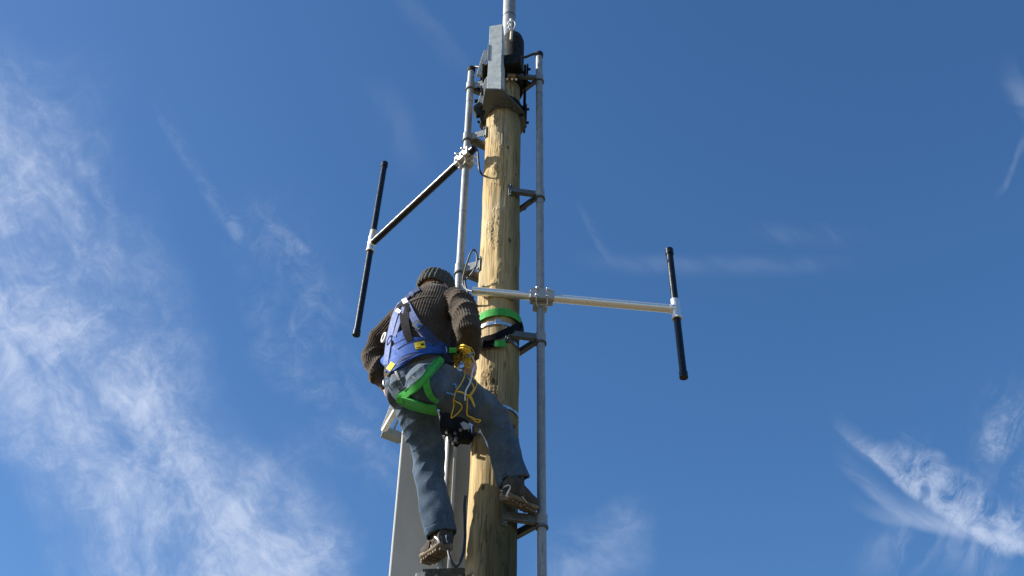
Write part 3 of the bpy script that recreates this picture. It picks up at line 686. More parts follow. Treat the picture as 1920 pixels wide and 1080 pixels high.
ARM_L = [(765, 588, 4.26, 22), (748, 600, 4.31, 24), (730, 620, 4.35, 23.5), (713, 643, 4.38, 22.5), (701, 664, 4.39, 21.5), (702, 683, 4.38, 21), (712, 702, 4.36, 18), (721, 718, 4.345, 13.5), (726, 728, 4.34, 10)]
LEG_L = [(776, 728, 4.16, 45), (777, 745, 4.16, 43), (783, 770, 4.17, 39), (790, 800, 4.18, 36.5), (800, 838, 4.19, 32), (804, 872, 4.20, 28.5), (808, 905, 4.21, 28), (814, 935, 4.22, 29), (821, 970, 4.235, 30), (828, 1002, 4.25, 29)]
LEG_R = [(a, b, Y - dy(b), h) for a, b, Y, h in ((800, 720, 4.09, 44), (822, 723, 4.10, 45), (850, 733, 4.15, 42), (880, 750, 4.21, 37), (906, 768, 4.27, 34), (926, 788, 4.31, 32), (938, 818, 4.345, 30), (946, 850, 4.37, 29.5), (955, 880, 4.395, 29), (964, 903, 4.41, 29))]
worker = empty('person', tuple(pt(779, 704, 4.12)), 'worker in knit hat and brown jumper climbing the pole in a harness', 'person', None)
W0 = V(worker.location)

def seg_coords(co, rings, n_ax=None):
    """nearest position along a ring chain: returns (distance ratio, arc coordinate, length coordinate)"""
    best = np.full(len(co), 1e9); ang = np.zeros(len(co)); ln = np.zeros(len(co)); L = 0.0
    for (a, b) in zip(rings[:-1], rings[1:]):
        A = np.array(a[0]); B = np.array(b[0]); d = B - A; l2 = d @ d; t = np.clip(((co - A) @ d) / l2, 0, 1)
        U = np.array(a[1])[None] * (1 - t)[:, None] + np.array(b[1])[None] * t[:, None]; W_ = np.array(a[3])[None] * (1 - t)[:, None] + np.array(b[3])[None] * t[:, None]
        ru = a[2] * (1 - t) + b[2] * t; rv = a[4] * (1 - t) + b[4] * t
        q = co - (A + d[None] * t[:, None]); x = (q * U).sum(1); y = (q * W_).sum(1); ax = np.abs((q * (d / math.sqrt(l2))).sum(1))
        dist = np.sqrt((x / ru) ** 2 + (y / rv) ** 2 + (ax / .05) ** 2)
        m = dist < best; best[m] = dist[m]; ang[m] = np.arctan2(y / rv, x / ru)[m]; ln[m] = (L + t * math.sqrt(l2))[m]; L += math.sqrt(l2)
    return best, ang, ln

def ridge(x, sharp=1.0): return 1 - np.abs(np.sin(x)) ** sharp

def make_sweater():
    tr = torso_rings(); ar = plimb(ARM_R); al = plimb(ARM_L)
    mb = MB().loft(tr, 40).loft(ar, 28).loft(al, 28)
    # collar
    nk = pt(813, 552, 4.22); mb.loft([(nk + V((0, 0, -.06)), (1, 0, 0), .085, (0, 1, 0), .08), (nk + V((0, .012, .025)), (1, 0, 0), .068, (0, 1, 0), .066), (nk + V((0, .02, .045)), (1, 0, 0), .062, (0, 1, 0), .062)], 24)
    for (x, y, Y, q) in ((832, 632, 4.20, .088), (843, 655, 4.22, .078), (846, 668, 4.22, .058)): mb.sphere(pt(x, y, Y), q, 24, 16)     # the front of the jumper hanging forward
    me = remesh(mb, .0042, 5, 'jumper'); co, no = getco(me)
    # drape folds
    P = co
    bt, at, lt = seg_coords(co, tr); br, arr, lr = seg_coords(co, ar); bl, all_, ll = seg_coords(co, al)
    arms = np.minimum(br, bl); isR = (br < bl) & (br < bt * 1.02); isL = (bl <= br) & (bl < bt * 1.02)
    d = .010 * vnoise(P * 7.5) + .005 * vnoise(P * 19 + 3)
    # sleeve R: rings bunched at the shoulder and elbow
    fr_ = np.where(isR, 1.0, 0.0)
    d += fr_ * (.018 * ridge(lr * 34 + 1.6 * np.sin(arr * 1.0 + .6) + 1.8 * vnoise(P * 6), .8) - .007) * np.clip(1.15 - lr * 2.2, .25, 1)
    fl_ = np.where(isL, 1.0, 0.0)
    d += fl_ * (.015 * ridge(ll * 26 + 1.6 * np.sin(all_ + 2.0) + .9 * vnoise(P * 6 + 9), .8) - .004) * np.clip(.35 + ll * 1.9, .3, 1)
    fT = 1 - np.maximum(fr_, fl_)
    d += fT * .012 * ridge(at * 2.2 + lt * 10 + vnoise(P * 6 + 2) * 1.2, .9) * np.clip((.32 - lt) * 5, 0, 1)
    # knit ribs run along torso and sleeves
    u = np.where(isR, arr * .062, np.where(isL, all_ * .060, at * .155))
    rib = np.sin(2 * np.pi * u / .0135 + .8 * vnoise(P * 12))
    d = np.where(fT > .5, np.minimum(d, .008), np.minimum(d, .016)); d += .0023 * rib
    global BASE_S; BASE_S = (co + no * .0105, [tuple(p.vertices) for p in me.polygons])
    co = co + no * d[:, None]
    setco(me, co); return me
sweater_me = make_sweater()
sweater = link(sweater_me, 'jumper', M['knit'], worker)

def make_jeans():
    tr = torso_rings(); f, r = facing(30); r = (r + V((0, 0, .20))).normalized(); f = (f - r * f.dot(r)).normalized()
    ll = plimb(LEG_L, .98); lr = plimb(LEG_R, .98)
    mb = MB().loft(ll, 32).loft(lr, 32)
    pel = [(pt(779, 690, 4.125), r, .136, f, .118), (pt(779, 706, 4.11), r, .146, f, .126), (pt(779, 722, 4.10), r, .150, f, .128), (pt(782, 738, 4.10), r, .136, f, .118), (pt(788, 750, 4.11), r, .105, f, .09)]
    mb.loft(pel, 40)
    for (x, y, Y, q) in ((768, 724, 4.06, .094), (800, 722, 3.99, .098)): mb.sphere(pt(x, y, Y), q, 20, 14)
    me = remesh(mb, .0048, 6, 'jeans'); co, no = getco(me); P = co
    bl, al, sl_ = seg_coords(co, ll); br, ar, sr = seg_coords(co, lr)
    L = bl < br; d = .006 * vnoise(P * 9) + .0035 * vnoise(P * 22 + 7)
    # left leg: slanting drag folds below the seat, at the knee and near the hem
    w = lambda x, c, s: np.exp(-((x - c) / s) ** 2)
    legL = L * 1.0; legR = 1 - legL
    d += legL * .020 * (ridge(sl_ * 38 - al * 1.3 + 2.6 * vnoise(P * 6.5), .7) - .4) * np.clip(.5 + 1.3 * vnoise(P * 5 + 21), 0, 1.2) * (.9 * w(sl_, .14, .11) + 1.0 * w(sl_, .43, .07) + .8 * w(sl_, .82, .09))
    d += legL * .010 * (ridge(sl_ * 9 + al * 2.0 + 2.2 * vnoise(P * 5), .8) - .35)
    d += legR * .018 * np.clip(.5 + 1.3 * vnoise(P * 5 + 2), 0, 1.2) * (ridge(sr * 33 + ar * 1.2 + 2.4 * vnoise(P * 6 + 4), .7) - .4) * (1.1 * w(sr, .08, .09) + 1.0 * w(sr, .40, .09) + .6 * w(sr, .65, .1))
    d += legR * .008 * (ridge(sr * 9 - ar * 2.0 + 2.0 * vnoise(P * 5 + 8), .8) - .35)
    zt = pt(779, 704, 4.1).z
    seat = np.clip(1 - np.abs(co[:, 2] - (zt - .13)) / .12, 0, 1)
    d += .008 * seat * (ridge(co[:, 0] * 26 - co[:, 2] * 44 + 2.2 * vnoise(P * 7 + 40), .75) - .4)
    d *= np.clip((zt + .05 - co[:, 2]) / .07, .2, 1); d = np.minimum(d, .011)
    global BASE_J; BASE_J = (co + no * .0105, [tuple(p.vertices) for p in me.polygons])
    co = co + no * d[:, None]
    # open the hems: push the end caps up inside the trouser legs
    for rings in (ll, lr):
        c, U, ru, Wv, rv = rings[-1]; c = np.array(c); t = np.array((rings[-1][0] - rings[-2][0]).normalized())
        q = co - c; ax = q @ t; x = q @ np.array(U); y = q @ np.array(Wv); rho = np.sqrt((x / ru) ** 2 + (y / rv) ** 2)
        m = (ax > -.016) & (rho < .90) & (np.linalg.norm(q, axis=1) < .12); co[m] -= t[None] * (.075 * np.clip((.92 - rho[m]) / .08, 0, 1))[:, None]
        # stitched hem: a slight step
        m2 = (ax > -.03) & (rho > .90) & (np.linalg.norm(q, axis=1) < .13); co[m2] += no[m2] * .0016
        m3 = (ax < -.03) & (ax > -.034) & (rho > .8) & (np.linalg.norm(q, axis=1) < .13); co[m3] -= no[m3] * .0016
    setco(me, co); return me
jeans_me = make_jeans()
jeans = link(jeans_me, 'jeans', M['denim'], worker)

# body: one continuous skin under the clothes: trunk, limbs, neck, head and hands
def hand(mb, wrist, d, n, s, size=1.0, curl=.8, thumb_side=1):
    """d: towards the fingers, n: out of the back of the hand, s: across the palm"""
    d, n, s = V(d).normalized(), V(n).normalized(), V(s).normalized(); w = V(wrist); z = size
    mb.loft([(w - d * .02, s, .027 * z, n, .019 * z), (w + d * .01 * z, s, .028 * z, n, .018 * z), (w + d * .045 * z, s, .039 * z, n, .016 * z), (w + d * .085 * z, s, .041 * z, n, .013 * z), (w + d * .095 * z, s, .036 * z, n, .008 * z)], 20)
    for k, (off, L) in enumerate(((-.030, .072), (-.010, .082), (.010, .077), (.029, .062))):
        p = w + d * .085 * z + s * off * z; a = .15 + .1 * k * .3; segs = (.45, .32, .23); path = [p - d * .012]; cur = d
        path.append(p)
        for q, sg in enumerate(segs):
            a_ = curl * (.75 if q == 0 else .95) * (1 + .06 * (k - 1)); cur = (cur * math.cos(a_) - n * math.sin(a_) * 1.0).normalized() if q >= 0 else cur
            perp = n; p = p + cur * L * sg * z; path.append(p); n2 = cur.cross(s).normalized(); n = n2 if n2.dot(n) > 0 else -n2
        mb.tube(smooth_path(path, 3), [(.0092 - .0025 * i / (3 * (len(path) - 1))) * z for i in range(3 * (len(path) - 1) + 1)], 10)
        mb.sphere(path[-1], .0072 * z, 10, 6); n = V(n0) if (n0 := None) else perp0(d, s, n)
    t0 = w + d * .025 * z - s * .03 * z * thumb_side; nb = perp0(d, s, n)
    tp = [t0 + s * .01, t0 - s * .012 * thumb_side * z + d * .018 * z - nb * .012, t0 - s * .022 * thumb_side * z + d * .045 * z - nb * .026, t0 - s * .016 * thumb_side * z + d * .068 * z - nb * .036]
    mb.tube(smooth_path(tp, 4), [.0125 * z] * 5 + [.0105 * z] * 4 + [.009 * z] * 4, 10); mb.sphere(tp[-1], .009 * z, 10, 6)
def perp0(d, s, n):
    q = V(d).cross(V(s)).normalized(); return q if q.dot(BACK) > 0 else -q

HEAD = pt(818, 547, 4.28); hf, hr = facing(42)
hdn = (hf * .92 + V((0, 0, -.40))).normalized(); hup = hr.cross(hdn).normalized(); hup = hup if hup.z > 0 else -hup
def make_body():
    global BACK
    mb = MB()
    mb.loft(torso_rings(.90), 28); mb.loft(plimb(ARM_R, .9, k=.62), 18); mb.loft(plimb(ARM_L, .9, k=.62), 18)
    mb.loft(plimb(LEG_L, .95, k=.72), 20); mb.loft(plimb(LEG_R, .95, k=.72), 20)
    f, r = facing(30); mb.loft([(pt(779, 700, 4.125), r, .115, f, .10), (pt(779, 722, 4.10), r, .13, f, .11), (pt(786, 748, 4.11), r, .115, f, .085)], 28)
    # ankles and feet
    for leg, a, b in (('L', pt(828, 1002, 4.25), pt(832, 1028, 4.25)), ('R', pt0(964, 903, 4.41), pt0(962, 938, 4.41))): mb.tube([a + (a - b) * .6, a, a + (b - a) * .5], [.042, .034, .030], 16)
    # neck
    nk = pt(812, 566, 4.215); mb.loft([(nk - V((0, 0, .05)), hr, .066, hf, .062), (nk + V((0, 0, .02)), hr, .058, hf, .056), (HEAD + hf * -.03 + V((0, 0, -.04)), hr, .056, hf, .058), (HEAD + hf * -.02, hr, .056, hf, .06)], 22)
    Mh = Matrix((hr, hdn, hup)).transposed()
    mb.sphere(HEAD + hup * .022, (.074, .094, .088), 28, 20, Mh)                 # cranium
    mb.sphere(HEAD + hdn * .035 - hup * .045, (.060, .064, .072), 24, 16, Mh)     # face
    mb.sphere(HEAD + hdn * .062 - hup * .098, (.030, .026, .022), 16, 10, Mh)     # chin
    mb.tube([HEAD + hdn * .092 + hup * .0, HEAD + hdn * .108 - hup * .028, HEAD + hdn * .118 - hup * .044], [.009, .012, .015], 10)   # nose
    for s_ in (-1, 1):
        mb.sphere(HEAD + hr * .013 * s_ + hdn * .104 - hup * .046, .010, 10, 6)   # nostrils
        mb.sphere(HEAD + hr * .032 * s_ + hdn * .076 - hup * .018, (.014, .010, .009), 12, 8, Mh)   # eyelids
        mb.sphere(HEAD + hr * .032 * s_ + hdn * .082 + hup * .004, (.022, .010, .007), 12, 8, Mh)   # brow
        mb.sphere(HEAD + hr * .042 * s_ + hdn * .060 - hup * .042, (.020, .018, .018), 12, 8, Mh)   # cheek
        mb.sphere(HEAD + hr * .078 * s_ + hdn * -.006 - hup * .030, (.008, .020, .032), 12, 10, Mh)  # ear
    mb.sphere(HEAD + hdn * .096 - hup * .068, (.024, .010, .006), 12, 8, Mh); mb.sphere(HEAD + hdn * .094 - hup * .078, (.021, .011, .007), 12, 8, Mh)  # lips
    # right hand closing on the cords, back of the hand to the camera's right
    w = pt(883, 667, 4.125); dn = (pt(881, 700, 4.12) - w).normalized(); BACK = (V((.75, -.62, 0)) ).normalized(); BACK = (BACK - dn * BACK.dot(dn)).normalized(); s_ = dn.cross(BACK)
    hand(mb, w, dn, BACK, s_, 1.0, .75, 1 if s_.x < 0 else 1)
    # left hand tucked against the hip
    w2 = pt(724, 724, 4.34); d2 = (pt(744, 742, 4.28) - w2).normalized(); BACK = (V((-.6, -.8, 0))).normalized(); BACK = (BACK - d2 * BACK.dot(d2)).normalized()
    hand(mb, w2, d2, BACK, d2.cross(BACK), .95, .45, 1)
    me = remesh(mb, .0034, 2, 'body'); return me
body = link(make_body(), 'body', M['skin'], worker)

# hat
def make_hat():
    ax = (hup * .55 + V((0, 0, 1)) * .45).normalized(); c = HEAD + V((0, 0, .016)) - hf * .004; r_ = (hr - ax * hr.dot(ax)).normalized(); f_ = r_.cross(ax)
    prof = [(-.028, .082), (-.034, .088), (-.030, .0935), (-.01, .0955), (.012, .0950), (.020, .0915), (.035, .0915), (.06, .086), (.082, .073), (.098, .054), (.108, .032), (.112, .010)]
    n = 150; vs = []; fs = []
    fine = []
    for (a, b) in zip(prof[:-1], prof[1:]):
        for k in range(4): fine.append((a[0] + (b[0] - a[0]) * k / 4, a[1] + (b[1] - a[1]) * k / 4))
    fine.append(prof[-1])
    for i, (h, R) in enumerate(fine):
        for k in range(n):
            t = 2 * math.pi * k / n; rr = R + .0034 * math.cos(25 * t) * min(1, R / .05) + .002 * math.sin(3 * t + h * 30)
            vs.append(c + ax * h + (r_ * math.cos(t) * .93 + f_ * math.sin(t) * 1.08) * rr)
    for i in range(len(fine) - 1):
        for k in range(n): fs.append((i * n + k, i * n + (k + 1) % n, (i + 1) * n + (k + 1) % n, (i + 1) * n + k))
    m = len(fine); mb = MB().add(vs, fs); mb.add(vs[(m - 1) * n:], [tuple(range(n))])
    inner = [c + ax * .0 + (r_ * math.cos(2 * math.pi * k / n) * .93 + f_ * math.sin(2 * math.pi * k / n) * 1.08) * .078 for k in range(n)]
    mb.add(vs[:n] + inner, [(k, n + k, n + (k + 1) % n, (k + 1) % n) for k in range(n)])
    return mb.build('knit_hat', M['knit_hat'], worker)
make_hat()
MB().sphere(HEAD - hf * .034 - V((0, 0, .022)), (.062, .052, .040), 20, 12).build('hair', M['hair'], worker)

# draping: strips laid on the clothes from their outline
def bvh_of(*mes):
    vs = []; fs = []
    for me in mes:
        a, _ = getco(me); n = len(vs); vs += [V(x) for x in a]; fs += [tuple(i + n for i in p.vertices) for p in me.polygons]
    return BVHTree.FromPolygons(vs, fs)
def bvh_raw(*prs):
    vs = []; fs = []
    for a, f in prs: n = len(vs); vs += [V(x) for x in a]; fs += [tuple(i + n for i in p) for p in f]
    return BVHTree.FromPolygons(vs, fs)
BVB = bvh_raw(BASE_S, BASE_J)     # the clothes pulled smooth, as webbing bridges their folds
BV = bvh_of(sweater_me, jeans_me); BVS = bvh_of(sweater_me); BVJ = bvh_of(jeans_me)
LAYERS = []
def hit(px, py, bv, guess=4.1):
    d = ray(px, py); best = None
    for b in [bv] + LAYERS:
        h, n, i, dist = b.ray_cast(CAM, d)
        if h is not None and (best is None or dist < best[2]): best = (h, n, dist)
    if best is None:
        q = pt(px, py, guess); h, n, i, dist = bv.find_nearest(q); return h, n, False
    h, n, _ = best
    if n.dot(d) > 0: n = -n
    return h, n, True
def drape(name, pts, width, mat_, parent, bv=None, off=.006, thick=.0035, m=5, dens=5, layer=False):
    """pts: (px,py) centre line; width px (number or per point)"""
    bv = bv or BV; ws = width if isinstance(width, (list, tuple)) else [width] * len(pts)
    P = smooth_path([V((p[0], p[1], w)) for p, w in zip(pts, ws)], dens)
    P = [p for p in P]; rows = []; last = None
    for i, p in enumerate(P):
        a = P[max(0, i - 1)]; b = P[min(len(P) - 1, i + 1)]; t = V((b.x - a.x, b.y - a.y)).normalized(); nn = V((-t.y, t.x)); row = []
        for k in range(m):
            s_ = (k / (m - 1) - .5) * p.z; h, n, ok = hit(p.x + nn.x * s_, p.y + nn.y * s_, bv); row.append((h, n))
        rows.append(row)
    R, C2 = len(rows), m
    H = np.array([[list(c[0]) for c in r] for r in rows]); N = np.array([[list(c[1]) for c in r] for r in rows])
    for it in range(12):
        if it % 2 == 0 and m > 3: H[:, 1:-1] = .5 * H[:, 1:-1] + .25 * (H[:, :-2] + H[:, 2:])
        for arr in (H, N):
            x = arr.copy()
            if R > 2: x[1:-1] = .5 * arr[1:-1] + .25 * (arr[:-2] + arr[2:])
            arr[:] = x
        x = N.copy(); x[:, 1:-1] = .4 * N[:, 1:-1] + .3 * (N[:, :-2] + N[:, 2:]); N[:] = x
    N /= np.linalg.norm(N, axis=2, keepdims=True) + 1e-9
    top = (H + N * (off + thick)).reshape(-1, 3); botm = (H + N * (off - (.009 if layer and thick > .002 and mat_ != M['yellow'] else .003))).reshape(-1, 3)
    fs = []; mb = MB()
    for i in range(R - 1):
        for k in range(C2 - 1): fs.append((i * C2 + k, i * C2 + k + 1, (i + 1) * C2 + k + 1, (i + 1) * C2 + k))
    mb.add(list(top), fs); mb.add(list(botm), [f[::-1] for f in fs])
    loop = [i * C2 for i in range(R)] + [(R - 1) * C2 + k for k in range(1, C2)] + [i * C2 + C2 - 1 for i in range(R - 2, -1, -1)] + [k for k in range(C2 - 2, 0, -1)]
    q = len(loop); mb.add([top[i] for i in loop] + [botm[i] for i in loop], [(k, (k + 1) % q, (k + 1) % q + q, k + q) for k in range(q)])
    o = mb.build(name, mat_, parent)
    if layer: LAYERS.append(BVHTree.FromPolygons([V(v) for v in top], fs))
    return o

# jeans details
drape('belt_loop', [(743, 697), (749, 712)], 4, M['denim_seam'], jeans, BVJ, .004, .002, 3)
drape('seam', [(744, 700), (751, 715), (762, 733)], 1.6, M['denim_seam'], jeans, BVJ, .0035, .001, 3)
drape('seam', [(738, 716), (747, 731), (757, 737)], 1.4, M['denim_seam'], jeans, BVJ, .0035, .001, 3)
drape('pocket', [(774, 706), (786, 714), (798, 704)], 2.0, M['denim_seam'], jeans, BVJ, .0035, .001, 3)
drape('hem_stitch', [(803, 1005), (815, 999), (832, 992), (851, 986)], 1.2, M['denim_seam'], jeans, BVJ, .0035, .0008, 3)
drape('hem_stitch', [(937, 905), (952, 896), (970, 890), (988, 891)], 1.2, M['denim_seam'], jeans, BVJ, .0035, .0008, 3)
# jumper hem and yoke seam
drape('ribbed_hem', [(726, 704), (738, 693), (756, 682), (776, 674), (798, 669), (822, 664), (838, 660)], [7, 9, 10, 10, 9, 8, 7], M['knit'], sweater, BV, .006, .004, 5, 6)
drape('yoke_seam', [(770, 566), (785, 559), (802, 556), (818, 558)], 1.6, M['knit'], sweater, BVS, .004, .001, 3)

# harness
def harness():
    hs = empty('safety_harness', (0, 0, 0), None, None); hs.parent = worker; hs.matrix_parent_inverse = Matrix.Translation(-W0)
    D = lambda nm, pts, w, m_, off=.008, th=.004, bv=None, mm=5: drape(nm, pts, w, M[m_], hs, bv or BVB, .002 if nm == 'waist_belt' else ((.002 if m_ == 'green' else .0015)), .006 if nm == 'waist_belt' else .0022, mm, 5, True)
    D('waist_belt', [(722, 688), (730, 682), (744, 670), (764, 656), (780, 651), (800, 649), (820, 652), (836, 657)], [30, 36, 38, 38, 34, 30, 25, 18], 'blue', .010, .008, mm=9)
    D('belt_webbing', [(724, 682), (744, 670), (766, 660), (790, 656), (815, 657), (836, 660)], [6, 7, 7, 7, 7, 6], 'blue', .020, .003)
    D('back_pad', [(738, 640), (748, 633), (760, 626)], [12, 15, 16], 'blue', .009, .005)
    D('shoulder_strap', [(752, 569), (746, 578), (739, 600), (731, 630), (727, 660), (724, 684)], [8, 9, 10, 10, 9, 8], 'pale_blue', .010)
    D('shoulder_strap', [(757, 576), (753, 590), (746, 612), (740, 632)], [5, 6, 6, 6], 'pale_blue', .009)
    D('shoulder_strap', [(762, 566), (768, 580), (775, 596), (784, 611), (798, 628), (814, 642)], [9, 12, 13, 15, 16, 15], 'pale_blue', .010)
    D('strap_end', [(784, 611), (795, 622), (806, 633), (818, 644)], [17, 17, 16, 14], 'navy', .015)
    D('shoulder_strap', [(752, 570), (762, 556), (774, 547), (786, 541)], [9, 9, 9, 9], 'navy', .009)
    D('back_strap', [(757, 570), (758, 585), (759, 605), (764, 628), (769, 640)], [20, 17, 16, 15, 12], 'blackweb', .015, .006)
    D('back_strap', [(746, 580), (748, 573), (757, 570), (765, 575), (766, 584)], [6, 7, 8, 7, 6], 'blackweb', .020, .007)
    D('belt_webbing', [(722, 697), (744, 681), (766, 667), (790, 663), (815, 662), (834, 665)], [3, 4, 4, 4, 4, 3], 'navy', .020, .003)
    D('label', [(778, 650), (797, 646)], [13, 13], 'yellow', .024, .002, mm=3)
    D('label_mark', [(789, 646.5), (795, 645.5)], [2.2, 2.2], 'blackweb', .0275, .001, mm=3)
    D('label_mark', [(780, 651), (787, 650)], [2.6, 2.6], 'cord_y', .0272, .001, mm=3)
    D('label', [(729, 694), (738, 681)], [9, 9], 'yellow', .022, .002, mm=3)
    D('shoulder_pad', [(755, 567), (764, 563)], [9, 9], 'white', .017, .003, mm=3)
    D('buckle', [(744, 581), (751, 586)], [7, 6], 'white', .019, .004, mm=3)
    D('buckle', [(777, 605), (789, 615)], [13, 13], 'galv_dark', .018, .003, mm=3)
    D('buckle', [(781, 608.5), (785, 612)], [6, 6], 'blue', .0235, .001, mm=3)
    D('buckle', [(769, 553), (775, 549)], [8, 6], 'steel', .013, .003, mm=3)
    # D ring on the left side and the little ring at the hip
    h, n, ok = hit(728, 636, BV); c = h + n * .022; e1 = V((0, 0, 1)) - n * n.z; e1.normalize(); e2 = n.cross(e1)
    MB().tube([c + e1 * .022 * math.cos(t) + e2 * .020 * math.sin(t) for t in (2 * math.pi * k / 24 for k in range(25))], .0055, 10).build('d_ring', M['white'], hs)
    h, n, ok = hit(727, 715, BV); c = pt0(724, 717, h.y - .02)
    MB().tube([c + V((math.cos(t) * .012, 0, math.sin(t) * .020)) for t in (2 * math.pi * k / 20 for k in range(21))], .0045, 8).build('hip_ring', M['steel'], hs)
    # green leg straps
    D('leg_strap', [(828, 672), (815, 686), (804, 700), (794, 714), (778, 728), (762, 738), (745, 746)], [13, 16, 15, 14, 15, 14, 12], 'green', .010)
    D('leg_strap', [(744, 748), (756, 752), (772, 759), (792, 766), (808, 770), (818, 770)], [9, 15, 18, 17, 16, 18], 'green', .012)
    D('leg_strap', [(800, 708), (799, 722), (804, 738), (812, 748), (821, 753)], [10, 13, 13, 10, 6], 'green', .0125)
    D('leg_strap', [(747, 743), (755, 755)], [6, 6], 'green', .018, .003)
    for pts in ([(824, 668), (811, 682), (800, 696), (790, 710), (774, 723), (758, 733)], [(830, 676), (819, 690), (808, 704), (798, 718), (782, 732), (766, 742)]): D('stitch_line', pts, 1.0, 'green_thread', mm=3)
    for pts in ([(746, 655), (764, 643), (782, 639), (802, 637)], [(728, 699), (746, 687), (768, 672), (794, 664), (818, 663)]): D('stitch_line', pts, 1.0, 'navy', mm=3)
    # hip clutch: dark plate with karabiner
    h, n, ok = hit(836, 668, BV); Yc = h.y - .03 - .02
    MB().box(pt(838, 671, Yc), (.055, .03, .05), rt, fwd, bev=.008).build('clutch', M['navy'], hs)
    kb = [pt(834, 650, Yc - .01), pt(837, 654, Yc - .01), pt(837, 662, Yc - .01), pt(834, 667, Yc - .01), pt(831, 660, Yc - .01), pt(831, 653, Yc - .01)]
    MB().tube(smooth_path(kb, 5, True), .0042, 8, False).build('karabiner', M['steel'], hs)
    kb = [pt(823, 664, Yc), pt(826, 662, Yc), pt(826, 670, Yc), pt(823, 676, Yc), pt(821, 670, Yc)]
    MB().tube(smooth_path(kb, 5, True), .0035, 8, False).build('karabiner', M['steel'], hs)
    MB().tube(smooth_path([pt(822, 658, Yc - .005), pt(818, 655, Yc - .005), pt(820, 650, Yc), pt(825, 652, Yc)], 5), .005, 8).build('green_loop', M['green'], hs)
harness()

# shoes
def shoe(heel, toe, upv, name, h_ank, ank):
    heel, toe = V(heel), V(toe); d = (toe - heel).normalized(); u = (V(upv) - d * V(upv).dot(d)).normalized(); s_ = d.cross(u); L = (toe - heel).length
    up_ = MB(); prof = [(-.03, .62, .55), (.0, .92, 1.0), (.12, 1.0, 1.12), (.25, .98, 1.10), (.38, .98, .95), (.52, 1.02, .78), (.68, 1.1, .62), (.84, 1.02, .52), (.95, .78, .40), (1.0, .42, .25)]
    rings = []
    for (t, w, hh) in prof: rings.append((heel + d * L * t + u * (.018 + .034 * hh), s_, .040 * w, u, .037 * hh + .014))
    up_.loft(rings, 24)
    a2 = ank - heel; mid = heel + d * L * .20 + u * .06; col = [(mid - u * .02, d, .058, s_, .042), (mid + (ank - mid) * .5, d, .055, s_, .042), (ank, d, .050, s_, .040)]
    up_.loft(col, 22)
    me = remesh(up_, .0042, 3, name); co, no = getco(me); co += no * (.0016 * vnoise(co * 45))[:, None]; setco(me, co)
    o = link(me, name, M['suede'], worker)
    sole = []
    for (t, w, lift) in ((-.05, .55, .010), (-.02, .85, .004), (.08, 1.02, .0), (.25, .98, .002), (.42, .88, .006), (.6, 1.0, .001), (.8, 1.12, .003), (.93, .92, .008), (1.01, .55, .015)):
        c = heel + d * L * t + u * (.013 + lift); sole.append((c, s_, .042 * w, u, .017 - lift * .25))
    so_ = MB().loft(sole, 24)
    so_.build('sole', M['sole'], o)
    tr = MB()
    for k in range(9):
        t = .0 + k * .118; c = heel + d * L * t + u * (-.003 + (.004 if 3 < k < 5 else 0)); tr.box(c, (.014, .070 if k not in (0, 8) else .05, .010), d, s_, bev=.002)
    tr.build('tread', M['sole'], o)
    return o, me, d, u, s_, L
hR = pt0(946, 957, 4.36); hR.z = ZR[0] + .026; tR = V((.116, 4.497, hR.z + .010))
sR, sRm, dR, uR, _, LR = shoe(hR, tR, (0, -.55, 1), 'shoe', .1, pt0(962, 910, 4.41))
hL = pt(834, 1030, 4.215); tL = pt(797, 1056, 4.40)
sL, sLm, dL, uL, _, LL = shoe(hL, tL, (.1, -.25, 1), 'shoe', .1, pt(829, 1004, 4.25))
M['sock'] = web('brown_sock', (.035, .026, .022))
for a, b, r_ in ((pt(828, 1000, 4.25), pt(831, 1016, 4.235), .044), (pt0(963, 886, 4.40), pt0(962, 922, 4.405), .050)): MB().tube([a, a + (b - a) * .5, b], r_, 20).build('sock', M['sock'], worker)
bR = bvh_of(sRm); bLs = bvh_of(sLm)
S = lambda nm, pts, w, m_, par, bv, off=.0045, mm=3: drape(nm, pts, w, M[m_], par, bv, off, .0015, mm)
S('heel_panel', [(941, 916), (942, 930), (943, 940)], [8, 9, 8], 'shoe_mesh', sR, bR)
S('side_panel', [(946, 927), (958, 932), (972, 937)], [22, 18, 8], 'shoe_mesh', sR, bR, .0045, 5)
S('trim_stripe', [(938, 916), (946, 915), (954, 911), (959, 912), (956, 920), (951, 928), (952, 932)], 1.8, 'shoe_trim', sR, bR, .007)
S('trim_stripe', [(939, 926), (940, 933)], 1.6, 'shoe_trim', sR, bR, .007)
S('trim_stripe', [(941, 921), (948, 919)], 1.6, 'shoe_trim', sR, bR, .007)
S('trim_stripe', [(962, 931), (967, 933)], 1.6, 'shoe_trim', sR, bR, .007)
S('trim_stripe', [(977, 930), (982, 935), (987, 941)], 1.3, 'shoe_trim', sR, bR, .007)
S('trim_stripe', [(941, 943), (950, 942), (960, 945), (970, 948), (978, 946)], [1.8, 2, 4, 6, 2.5], 'shoe_trim', sR, bR, .010)
S('ankle_panel', [(834, 1004), (836, 1012), (837, 1021)], [16, 15, 12], 'shoe_mesh', sL, bLs, .0045, 5)
S('trim_stripe', [(817, 1007), (823, 1011), (824, 1018)], 2.4, 'shoe_trim', sL, bLs, .007)
S('trim_stripe', [(836, 1005), (835, 1012), (838, 1018)], 1.6, 'shoe_trim', sL, bLs, .008)
S('trim_stripe', [(811, 1021), (812, 1028)], 1.5, 'shoe_trim', sL, bLs, .007)
S('heel_counter', [(806, 1014), (803, 1028), (799, 1040)], [5, 6, 6], 'suede', sL, bLs, .006)
for (x, y) in ((838, 1003), ):
    MB().ring(pt(829, 1006, 4.25), (pt(829, 1004, 4.25) - hL), .047, .012, .004, 24).build('collar', M['suede'], sL)

